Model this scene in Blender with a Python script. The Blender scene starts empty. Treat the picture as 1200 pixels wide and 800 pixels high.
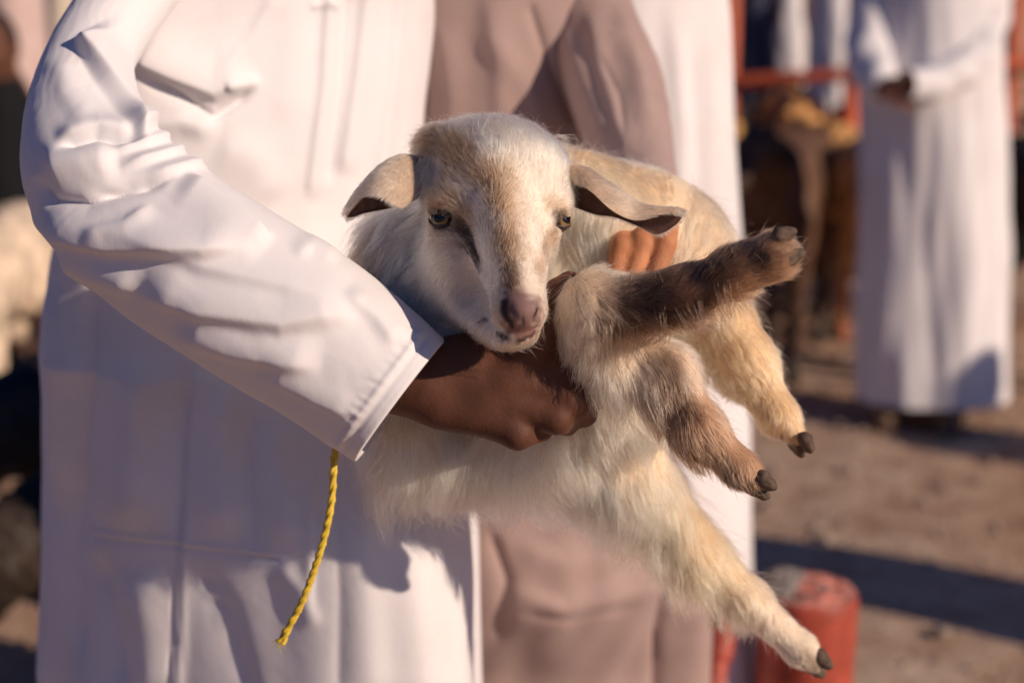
import bpy, math, random
import numpy as np
from mathutils import Vector, kdtree

# ------------------------------------------------------------------ camera, world, sun, exposure
S = bpy.context.scene
COL = S.collection
RNG = np.random.default_rng(7)
random.seed(7)
PITCH = math.radians(13.0)
CAMZ = 1.30
FPX = 1667.0                      # focal length in photograph pixels (1200 wide)
cd = bpy.data.cameras.new('camera')
cam = bpy.data.objects.new('camera', cd)
COL.objects.link(cam)
cam.location = (0, 0, CAMZ)
cam.rotation_euler = (math.pi / 2 - PITCH, 0, 0)
cd.sensor_width = 36.0
cd.lens = 50.0
cd.clip_start = 0.05
cd.clip_end = 500.0
cd.dof.use_dof = True
cd.dof.focus_distance = 0.915
cd.dof.aperture_fstop = 3.5
S.camera = cam

SUN_EL = math.radians(23.5)
SUN_AZ = math.radians(60.0)       # to the right of straight behind the camera
w = bpy.data.worlds.new('World')
S.world = w
w.use_nodes = True
wn = w.node_tree.nodes
wn.clear()
sky = wn.new('ShaderNodeTexSky')
sky.sky_type = 'NISHITA'
sky.sun_disc = False
sky.sun_elevation = SUN_EL
sky.ozone_density = 6.0
sky.dust_density = 0.6
sky.sun_rotation = math.pi - SUN_AZ    # clockwise from +Y seen from above
bg = wn.new('ShaderNodeBackground')
bg.inputs['Strength'].default_value = 0.050
wo = wn.new('ShaderNodeOutputWorld')
tint = wn.new('ShaderNodeMix'); tint.data_type = 'RGBA'; tint.blend_type = 'MULTIPLY'
tint.inputs['Factor'].default_value = 1.0
tint.inputs['B'].default_value = (0.60, 0.79, 1.2, 1)      # deep blue late-day sky
w.node_tree.links.new(sky.outputs[0], tint.inputs['A'])
w.node_tree.links.new(tint.outputs['Result'], bg.inputs[0])
w.node_tree.links.new(bg.outputs[0], wo.inputs[0])

sl = bpy.data.lights.new('sun', 'SUN')
sl.energy = 5.0
sl.angle = math.radians(0.6)
sl.color = (1.0, 0.80, 0.62)
so = bpy.data.objects.new('sun', sl)
COL.objects.link(so)
sdir = Vector((math.sin(SUN_AZ) * math.cos(SUN_EL), -math.cos(SUN_AZ) * math.cos(SUN_EL), math.sin(SUN_EL)))
so.rotation_euler = sdir.to_track_quat('Z', 'Y').to_euler()
so.location = sdir * 20
S.view_settings.view_transform = 'Standard'
S.view_settings.look = 'None'
S.view_settings.exposure = -0.17
S.view_settings.gamma = 1.0
S.cycles.use_denoising = True
S.cycles.max_bounces = 10
S.cycles.diffuse_bounces = 4
S.cycles.glossy_bounces = 4
S.cycles.transmission_bounces = 8
S.cycles.transparent_max_bounces = 8
S.cycles.sample_clamp_indirect = 8.0

# ------------------------------------------------------------------ measuring: photograph pixels to places
cP, sP = math.cos(PITCH), math.sin(PITCH)
RIGHT = np.array([1.0, 0, 0]); UP = np.array([0, sP, cP]); FWD = np.array([0, cP, -sP])
CAM = np.array([0, 0, CAMZ])
MCAM = np.stack([RIGHT, UP, FWD])           # rows

def P(px, py, d):
    """place seen at a pixel, d metres along the lens axis"""
    return CAM + (px - 600) / FPX * d * RIGHT - (py - 400) / FPX * d * UP + d * FWD

def W(px, py, Y):
    """place seen at a pixel, Y metres ahead measured level"""
    v = (px - 600) / FPX * RIGHT - (py - 400) / FPX * UP + FWD
    return CAM + v * (Y / v[1])

def proj(v):
    c = (v - CAM) @ MCAM.T
    d = np.maximum(c[..., 2], 1e-3)
    return 600 + FPX * c[..., 0] / d, 400 - FPX * c[..., 1] / d, d

def pxm(r, d):
    return r * d / FPX

# ------------------------------------------------------------------ objects
def tag(o, label=None, cat=None, group=None, kind=None):
    if label: o['label'] = label
    if cat: o['category'] = cat
    if group: o['group'] = group
    if kind: o['kind'] = kind
    return o

def empty(name, loc, label=None, cat=None, group=None):
    o = bpy.data.objects.new(name, None)
    COL.objects.link(o)
    o.location = tuple(float(x) for x in loc)
    o.empty_display_size = 0.1
    return tag(o, label, cat, group)

def origin(o):
    v = np.zeros(3)
    while o is not None:
        v = v + np.array(o.location)
        o = o.parent
    return v

def mesh_obj(name, V, F, mat, parent=None, smooth=True, col=None, mats=None, mi=None):
    """V in world places; the object is placed relative to its parent"""
    V = np.asarray(V, dtype=np.float64)
    if parent is not None:
        V = V - origin(parent)
    m = bpy.data.meshes.new(name)
    if isinstance(F, np.ndarray):
        nf, k = F.shape
        m.vertices.add(len(V)); m.vertices.foreach_set('co', V.astype(np.float32).ravel())
        m.loops.add(nf * k); m.loops.foreach_set('vertex_index', F.astype(np.int32).ravel())
        m.polygons.add(nf); m.polygons.foreach_set('loop_start', (np.arange(nf) * k).astype(np.int32))
        m.update(calc_edges=True)
    else:
        m.from_pydata(V.tolist(), [], [list(map(int, f)) for f in F])
        m.update()
    m.validate()
    if smooth:
        m.polygons.foreach_set('use_smooth', np.ones(len(m.polygons), dtype=bool))
    for mm in (mats or [mat]):
        m.materials.append(mm)
    if mi is not None:
        m.polygons.foreach_set('material_index', np.asarray(mi, dtype=np.int32))
    if col is not None:
        a = m.attributes.new('coat', 'FLOAT_COLOR', 'POINT')
        c = np.ones((len(V), 4), np.float32); c[:, :3] = col
        a.data.foreach_set('color', c.ravel())
    o = bpy.data.objects.new(name, m)
    COL.objects.link(o)
    if parent is not None:
        o.parent = parent
    return o

def merge(parts):
    Vs, Fs, n = [], [], 0
    for V, F in parts:
        Vs.append(np.asarray(V)); Fs.append(np.asarray(F) + n); n += len(V)
    return np.concatenate(Vs), np.concatenate(Fs)

def vnormals(V, F):
    a, b, c = V[F[:, 0]], V[F[:, 1]], V[F[:, 2]]
    if F.shape[1] == 4:
        n = np.cross(V[F[:, 2]] - V[F[:, 0]], V[F[:, 3]] - V[F[:, 1]])
    else:
        n = np.cross(b - a, c - a)
    N = np.zeros_like(V)
    for k in range(F.shape[1]):
        for ax in range(3):
            N[:, ax] += np.bincount(F[:, k], weights=n[:, ax], minlength=len(V))
    return N / np.maximum(np.linalg.norm(N, axis=1, keepdims=True), 1e-12)

# ------------------------------------------------------------------ wobble
class Noise:
    def __init__(s, seed, freq, n=14):
        r = np.random.default_rng(seed)
        d = r.normal(size=(n, 3)); d /= np.linalg.norm(d, axis=1, keepdims=True)
        s.k = d * freq * r.uniform(0.55, 1.6, (n, 1)) * 2 * np.pi
        s.ph = r.uniform(0, 6.28, n)
        s.n = n
    def __call__(s, p):
        return np.sin(p @ s.k.T + s.ph).sum(-1) / math.sqrt(s.n)

# ------------------------------------------------------------------ blended solids (signed distance) and their skin
class Cap:
    """tapered limb between two places"""
    def __init__(s, a, ra, b, rb, k=0.012, sub=False, **at):
        s.a, s.b, s.ra, s.rb, s.k, s.sub, s.at = np.array(a, float), np.array(b, float), ra, rb, k, sub, at
        if 'flow' not in s.at:
            v = s.b - s.a; s.at['flow'] = v / max(np.linalg.norm(v), 1e-9)
    def box(s):
        r = max(s.ra, s.rb)
        return np.minimum(s.a, s.b) - r, np.maximum(s.a, s.b) + r
    def d(s, p):
        v = s.b - s.a
        t = np.clip(((p - s.a) @ v) / max(v @ v, 1e-12), 0, 1)
        q = p - s.a - t[..., None] * v
        return np.sqrt((q * q).sum(-1)) - (s.ra + (s.rb - s.ra) * t)

class Ell:
    """ellipsoid; R rows are its axes"""
    def __init__(s, c, r, R=None, k=0.012, sub=False, **at):
        s.c, s.r, s.R, s.k, s.sub, s.at = np.array(c, float), np.array(r, float), (np.eye(3) if R is None else R), k, sub, at
        if 'flow' not in s.at: s.at['flow'] = np.array([0, 0, -1.0])
    def box(s):
        e = np.sqrt(((s.R * s.r[:, None]) ** 2).sum(0))
        return s.c - e, s.c + e
    def d(s, p):
        q = (p - s.c) @ s.R.T
        k0 = np.sqrt(((q / s.r) ** 2).sum(-1))
        k1 = np.sqrt(((q / (s.r ** 2)) ** 2).sum(-1))
        return np.where(k1 > 1e-9, k0 * (k0 - 1) / np.maximum(k1, 1e-9), -s.r.min())

def skin(prims, h, wob=None):
    lo = np.min([p.box()[0] for p in prims], 0) - 3 * h - 0.004
    hi = np.max([p.box()[1] for p in prims], 0) + 3 * h + 0.004
    n = np.ceil((hi - lo) / h).astype(int) + 1
    f = np.full(n, 0.5, np.float32)
    for p in prims:
        b0, b1 = p.box()
        mg = p.k * 1.1 + 3 * h
        i0 = np.maximum(np.floor((b0 - mg - lo) / h).astype(int), 0)
        i1 = np.minimum(np.ceil((b1 + mg - lo) / h).astype(int) + 1, n)
        g = np.stack(np.meshgrid(*[lo[a] + h * np.arange(i0[a], i1[a]) for a in range(3)], indexing='ij'), -1)
        d = p.d(g).astype(np.float32)
        sl_ = tuple(slice(i0[a], i1[a]) for a in range(3))
        a_ = f[sl_]
        if p.sub:
            hh = np.clip(0.5 - 0.5 * (a_ + d) / p.k, 0, 1)
            f[sl_] = a_ * (1 - hh) + (-d) * hh + p.k * hh * (1 - hh)
        else:
            hh = np.clip(0.5 + 0.5 * (a_ - d) / p.k, 0, 1)
            f[sl_] = a_ * (1 - hh) + d * hh - p.k * hh * (1 - hh)
    sg = f < 0
    c = np.zeros(n - 1, np.int8)
    for dx in (0, 1):
        for dy in (0, 1):
            for dz in (0, 1):
                c += sg[dx:n[0] - 1 + dx, dy:n[1] - 1 + dy, dz:n[2] - 1 + dz]
    act = (c > 0) & (c < 8)
    idx = np.argwhere(act)
    cid = np.full(n - 1, -1, np.int64)
    cid[act] = np.arange(len(idx))
    corner = [(x, y, z) for x in (0, 1) for y in (0, 1) for z in (0, 1)]
    val = {q: f[idx[:, 0] + q[0], idx[:, 1] + q[1], idx[:, 2] + q[2]] for q in corner}
    acc = np.zeros((len(idx), 3)); cnt = np.zeros(len(idx))
    for q in corner:
        for ax in range(3):
            if q[ax] == 0:
                r = list(q); r[ax] = 1; r = tuple(r)
                v0, v1 = val[q], val[r]
                m = (v0 < 0) != (v1 < 0)
                t = np.where(m, v0 / np.where(m, v0 - v1, 1), 0)
                pos = np.tile(np.array(q, float), (len(idx), 1)); pos[:, ax] += t
                acc += pos * m[:, None]; cnt += m
    V = lo + h * (idx + acc / cnt[:, None])
    Q = []
    for ax in range(3):
        s0 = [slice(None)] * 3; s1 = [slice(None)] * 3
        s0[ax] = slice(0, -1); s1[ax] = slice(1, None)
        ch = sg[tuple(s0)] != sg[tuple(s1)]
        e = np.argwhere(ch)
        b, cc = (ax + 1) % 3, (ax + 2) % 3
        ok = (e[:, b] > 0) & (e[:, cc] > 0) & (e[:, b] < n[b] - 1) & (e[:, cc] < n[cc] - 1)
        e = e[ok]
        neg = sg[e[:, 0], e[:, 1], e[:, 2]]
        def cell(db, dc):
            z = e.copy(); z[:, b] += db; z[:, cc] += dc
            return cid[z[:, 0], z[:, 1], z[:, 2]]
        q = np.stack([cell(-1, -1), cell(0, -1), cell(0, 0), cell(-1, 0)], 1)
        q[~neg] = q[~neg][:, ::-1]
        Q.append(q)
    F = np.concatenate(Q)
    F = F[(F >= 0).all(1)]
    # one light relaxation
    nb = np.zeros_like(V); ct = np.zeros(len(V))
    for a_, b_ in ((0, 1), (1, 2), (2, 3), (3, 0)):
        for x, y in ((a_, b_), (b_, a_)):
            for k in range(3):
                nb[:, k] += np.bincount(F[:, x], weights=V[F[:, y], k], minlength=len(V))
            ct += np.bincount(F[:, x], minlength=len(V))
    V = V * 0.5 + 0.5 * nb / np.maximum(ct, 1)[:, None]
    if wob is not None:
        V = V + vnormals(V, F) * wob(V)[:, None]
    return V, F

def attrs(p, prims, keys, sharp=0.009):
    """blend of the solids' own traits at places p"""
    pr = [q for q in prims if not q.sub and 'len' in q.at]
    D = np.stack([q.d(p) for q in pr], 1)
    Wt = np.exp(-np.clip(D - D.min(1, keepdims=True), 0, 0.2) / sharp)
    Wt /= Wt.sum(1, keepdims=True)
    out = []
    for k in keys:
        A = np.array([np.atleast_1d(q.at[k]) for q in pr], float)
        out.append(Wt @ A)
    return out

# ------------------------------------------------------------------ materials
def new_mat(name):
    m = bpy.data.materials.new(name)
    m.use_nodes = True
    nt = m.node_tree
    return m, nt, nt.nodes, nt.links, nt.nodes['Principled BSDF']

def setin(n, **kw):
    for k, v in kw.items():
        k = k.replace('_', ' ')
        if k in n.inputs: n.inputs[k].default_value = v

def tex(N, L, kind, scale, detail=4, coord='Object', rough=0.55):
    tc = N.new('ShaderNodeTexCoord')
    t = N.new('ShaderNodeTexNoise' if kind == 'noise' else 'ShaderNodeTexVoronoi')
    t.inputs['Scale'].default_value = scale
    if kind == 'noise':
        t.inputs['Detail'].default_value = detail
        t.inputs['Roughness'].default_value = rough
    L.new(tc.outputs[coord], t.inputs['Vector'])
    return t

def ramp(N, L, src, stops):
    r = N.new('ShaderNodeValToRGB')
    el = r.color_ramp.elements
    while len(el) < len(stops): el.new(0.5)
    for e, (p, c) in zip(el, stops):
        e.position = p; e.color = (*c, 1)
    L.new(src, r.inputs['Fac'])
    return r

def bump(N, L, src, dst, strength, dist):
    b = N.new('ShaderNodeBump')
    b.inputs['Strength'].default_value = strength
    b.inputs['Distance'].default_value = dist
    L.new(src, b.inputs['Height'])
    L.new(b.outputs[0], dst.inputs['Normal'])

def cloth(name, c, rough=0.85, weave=900, sheen=0.25, vary=0.06):
    m, nt, N, L, B = new_mat(name)
    t = tex(N, L, 'noise', 7, 5)
    r = ramp(N, L, t.outputs['Fac'], [(0.3, tuple(x * (1 - vary) for x in c)), (0.7, c)])
    dirt = tex(N, L, 'noise', 2.2, 7, rough=.7)
    rd = ramp(N, L, dirt.outputs['Fac'], [(.50, (1, 1, 1)), (.72, (.86, .82, .77))])
    md = N.new('ShaderNodeMix'); md.data_type = 'RGBA'; md.blend_type = 'MULTIPLY'; md.inputs['Factor'].default_value = 1.0
    L.new(r.outputs[0], md.inputs['A']); L.new(rd.outputs[0], md.inputs['B'])
    L.new(md.outputs['Result'], B.inputs['Base Color'])
    setin(B, Roughness=rough, Sheen_Weight=sheen, Sheen_Roughness=0.4, Specular_IOR_Level=0.25)
    tc = N.new('ShaderNodeTexCoord')
    mp = N.new('ShaderNodeMapping'); mp.inputs['Scale'].default_value = (weave, weave, weave * 0.25)
    L.new(tc.outputs['Object'], mp.inputs[0])
    wv = N.new('ShaderNodeTexNoise'); wv.inputs['Scale'].default_value = 1.0; wv.inputs['Detail'].default_value = 2
    L.new(mp.outputs[0], wv.inputs['Vector'])
    t2 = tex(N, L, 'noise', 55, 3)
    ad = N.new('ShaderNodeMath'); ad.operation = 'MULTIPLY_ADD'
    L.new(wv.outputs['Fac'], ad.inputs[0]); ad.inputs[1].default_value = 0.12; L.new(t2.outputs['Fac'], ad.inputs[2])
    bump(N, L, ad.outputs[0], B, 0.35, 0.0012)
    return m

def plain(name, c, rough=0.7, vary=0.2, scale=20, bmp=0.3, dist=0.002, spec=0.4):
    m, nt, N, L, B = new_mat(name)
    t = tex(N, L, 'noise', scale, 6)
    r = ramp(N, L, t.outputs['Fac'], [(0.3, tuple(x * (1 - vary) for x in c)), (0.72, tuple(min(1, x * (1 + vary * 0.5)) for x in c))])
    L.new(r.outputs[0], B.inputs['Base Color'])
    setin(B, Roughness=rough, Specular_IOR_Level=spec)
    bump(N, L, t.outputs['Fac'], B, bmp, dist)
    return m

def skin_mat(name, c):
    m, nt, N, L, B = new_mat(name)
    t = tex(N, L, 'noise', 40, 6)
    r = ramp(N, L, t.outputs['Fac'], [(0.3, tuple(x * 0.75 for x in c)), (0.7, tuple(min(1, x * 1.15) for x in c))])
    L.new(r.outputs[0], B.inputs['Base Color'])
    setin(B, Roughness=0.62, Specular_IOR_Level=0.25, Subsurface_Weight=0.15, Subsurface_Scale=0.006)
    B.inputs['Subsurface Radius'].default_value = (1.0, 0.35, 0.2)
    v = tex(N, L, 'voronoi', 420)
    n2 = tex(N, L, 'noise', 160, 4)
    ad = N.new('ShaderNodeMath'); ad.operation = 'ADD'
    L.new(v.outputs['Distance'], ad.inputs[0]); L.new(n2.outputs['Fac'], ad.inputs[1])
    bump(N, L, ad.outputs[0], B, 0.22, 0.0006)
    return m

def coat_mat(name, hair=True):
    m, nt, N, L, B = new_mat(name)
    a = N.new('ShaderNodeAttribute'); a.attribute_name = 'coat'
    if hair:
        N.remove(B)
        out = N['Material Output']
        h = N.new('ShaderNodeBsdfHairPrincipled'); h.model = 'CHIANG'; h.parametrization = 'COLOR'
        L.new(a.outputs['Color'], h.inputs['Color'])
        h.inputs['Roughness'].default_value = .42; h.inputs['Radial Roughness'].default_value = .65
        h.inputs['Coat'].default_value = 0.0; h.inputs['Random Roughness'].default_value = .3
        L.new(h.outputs[0], out.inputs['Surface'])
    else:
        t = tex(N, L, 'noise', 260, 3)
        L.new(a.outputs['Color'], B.inputs['Base Color'])
        setin(B, Roughness=0.62, Specular_IOR_Level=0.3)
        bump(N, L, t.outputs['Fac'], B, 0.35, 0.001)
    return m

M = {}
M['white_cloth'] = cloth('white_cotton', (0.77, 0.745, 0.765), vary=.03)
M['taupe_cloth'] = cloth('taupe_cotton', (0.40, 0.285, 0.26), vary=0.12)
M['pink_cloth'] = cloth('pale_pink_cotton', (0.60, 0.45, 0.42))
M['cream_cloth'] = cloth('cream_cotton', (0.62, 0.54, 0.44))
M['navy_cloth'] = cloth('navy_cotton', (0.045, 0.05, 0.085))
M['black_cloth'] = cloth('black_cotton', (0.005, 0.005, 0.007), sheen=.05)
M['skin'] = skin_mat('brown_skin', (0.115, 0.046, 0.027))
M['skin_b'] = skin_mat('warm_brown_skin', (0.52, 0.22, 0.105))
M['fur'] = coat_mat('goat_fur')
M['hide'] = coat_mat('goat_hide', False)
M['hoof'] = plain('dark_hoof', (0.12, 0.078, 0.055), 0.8, 0.6, 160, 0.6, 0.001)
M['ear_in'] = plain('dark_ear_lining', (0.12, 0.062, 0.048), 0.8, 0.4, 150, 0.5, 0.001)
M['red_paint'] = plain('red_paint', (0.40, 0.070, 0.042), 0.55, 0.35, 30, 0.35, 0.002)
M['hair'] = plain('black_hair', (0.012, 0.01, 0.009), 0.5, 0.3, 90, 0.6, 0.004)
M['leather'] = plain('brown_leather', (0.09, 0.045, 0.025), 0.5)

# ------------------------------------------------------------------ fur
def scatter(V, F, n, dens=None):
    T = np.concatenate([F[:, [0, 1, 2]], F[:, [0, 2, 3]]]) if F.shape[1] == 4 else F
    a, b, c = V[T[:, 0]], V[T[:, 1]], V[T[:, 2]]
    ar = np.linalg.norm(np.cross(b - a, c - a), axis=1)
    if dens is not None: ar = ar * dens((a + b + c) / 3, np.cross(b - a, c - a))
    t = RNG.choice(len(T), n, p=ar / ar.sum())
    u = RNG.random((n, 1)); v = RNG.random((n, 1))
    fl = (u + v) > 1
    u = np.where(fl, 1 - u, u); v = np.where(fl, 1 - v, v)
    vn = vnormals(V, F)
    p = a[t] * (1 - u - v) + b[t] * u + c[t] * v
    nn = vn[T[t, 0]] * (1 - u - v) + vn[T[t, 1]] * u + vn[T[t, 2]] * v
    return p, nn / np.maximum(np.linalg.norm(nn, axis=1, keepdims=True), 1e-9)

def strands(name, p, n, flow, length, color, parent, mat, lift=0.35, droop=0.25, clump=0.55, npc=900,
            seg=6, r0=0.00011, mess=0.16, push=None, mess_scale=90):
    N = len(p)
    if not isinstance(lift, np.ndarray): lift = np.full(N, lift)
    t0 = flow - (flow * n).sum(1, keepdims=True) * n
    t0 = t0 / np.maximum(np.linalg.norm(t0, axis=1, keepdims=True), 1e-6)
    w1 = Noise(3, mess_scale * 0.25); w2 = Noise(4, mess_scale)
    sw = (w1(p) * 0.45 + w2(p) * 0.25)[:, None]
    bt = np.cross(n, t0)
    d0 = t0 + sw * bt + lift[:, None] * n + RNG.normal(0, mess, (N, 3))
    d0 /= np.linalg.norm(d0, axis=1, keepdims=True)
    d1 = t0 * 1.0 + sw * 0.9 * bt + n * (lift[:, None] * 0.25) + np.array([0, 0, -droop]) + RNG.normal(0, mess * 0.8, (N, 3))
    d1 /= np.linalg.norm(d1, axis=1, keepdims=True)
    Ls = length * RNG.uniform(0.65, 1.12, N)
    s = np.linspace(0, 1, seg)
    X = np.zeros((N, seg, 3))
    X[:, 0] = p - n * 0.0004
    for j in range(1, seg):
        tt = (s[j] + s[j - 1]) / 2
        dd = d0 * (1 - tt) + d1 * tt
        X[:, j] = X[:, j - 1] + dd * (Ls / (seg - 1))[:, None]
    if clump > 0:
        nc = max(4, N // npc if npc > 60 else N // npc)
        ci = RNG.choice(N, nc, replace=False)
        kd = kdtree.KDTree(nc)
        for q, i in enumerate(ci): kd.insert(p[i], q)
        kd.balance()
        near = np.fromiter((kd.find(x)[1] for x in p), int, N)
        color = color * RNG.normal(1.0, .11, nc).clip(.7, 1.2)[near][:, None]
        lead = X[ci[near]]
        sc = np.minimum(1.0, Ls / np.maximum(Ls[ci[near]], 1e-5))
        wgt = clump * (s ** 1.2)[None, :, None] * RNG.uniform(0.4, 1.0, (N, 1, 1))
        lead_p = lead[:, :1] + (lead - lead[:, :1]) * sc[:, None, None]
        X = X * (1 - wgt) + wgt * lead_p
    if push is not None: X = push(X)
    X = X - origin(parent)
    cu = bpy.data.hair_curves.new(name)
    cu.add_curves([seg] * N)
    cu.points.foreach_set('position', X.astype(np.float32).ravel())
    rad = r0 * (1 - 0.85 * s ** 1.6)[None, :] * RNG.uniform(0.75, 1.3, (N, 1))
    at = cu.attributes.get('radius') or cu.attributes.new('radius', 'FLOAT', 'POINT')
    at.data.foreach_set('value', rad.astype(np.float32).ravel())
    c = np.ones((N, 4), np.float32)
    c[:, :3] = np.clip(color * RNG.uniform(0.68, 1.14, (N, 1)), 0, 0.92)
    ca = cu.attributes.new('coat', 'FLOAT_COLOR', 'CURVE')
    ca.data.foreach_set('color', c.ravel())
    cu.materials.append(mat)
    o = bpy.data.objects.new(name, cu)
    COL.objects.link(o); o.parent = parent
    o['kind'] = 'stuff'
    return o

# ------------------------------------------------------------------ the kid goat
HEADTAN = np.array([0.50, 0.275, 0.13])
WHITE = np.array([0.91, 0.785, 0.64]); CREAM = np.array([0.90, 0.725, 0.535]); GOLD = np.array([0.87, 0.575, 0.31])
TAN = np.array([0.40, 0.225, 0.125]); BROWN = np.array([0.11, 0.056, 0.033]); DARK = np.array([0.018, 0.011, 0.009])
PINK = np.array([0.25, 0.14, 0.13])

def fl(dx, dy, dd=0.0):
    """direction given as picture right, picture down, away"""
    v = dx * RIGHT - dy * UP + dd * FWD
    return v / np.linalg.norm(v)

def roll(a):
    c, s = math.cos(a), math.sin(a)
    return np.stack([c * RIGHT + s * UP, -s * RIGHT + c * UP, FWD])

def E_(px, py, d, rx, ry, rd, k=0.012, ang=0, **at):
    return Ell(P(px, py, d), (pxm(rx, d), pxm(ry, d), rd), roll(math.radians(ang)), k, **at)
def C_(x0, y0, d0, r0, x1, y1, d1, r1, k=0.012, **at):
    return Cap(P(x0, y0, d0), pxm(r0, d0), P(x1, y1, d1), pxm(r1, d1), k, **at)

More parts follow.
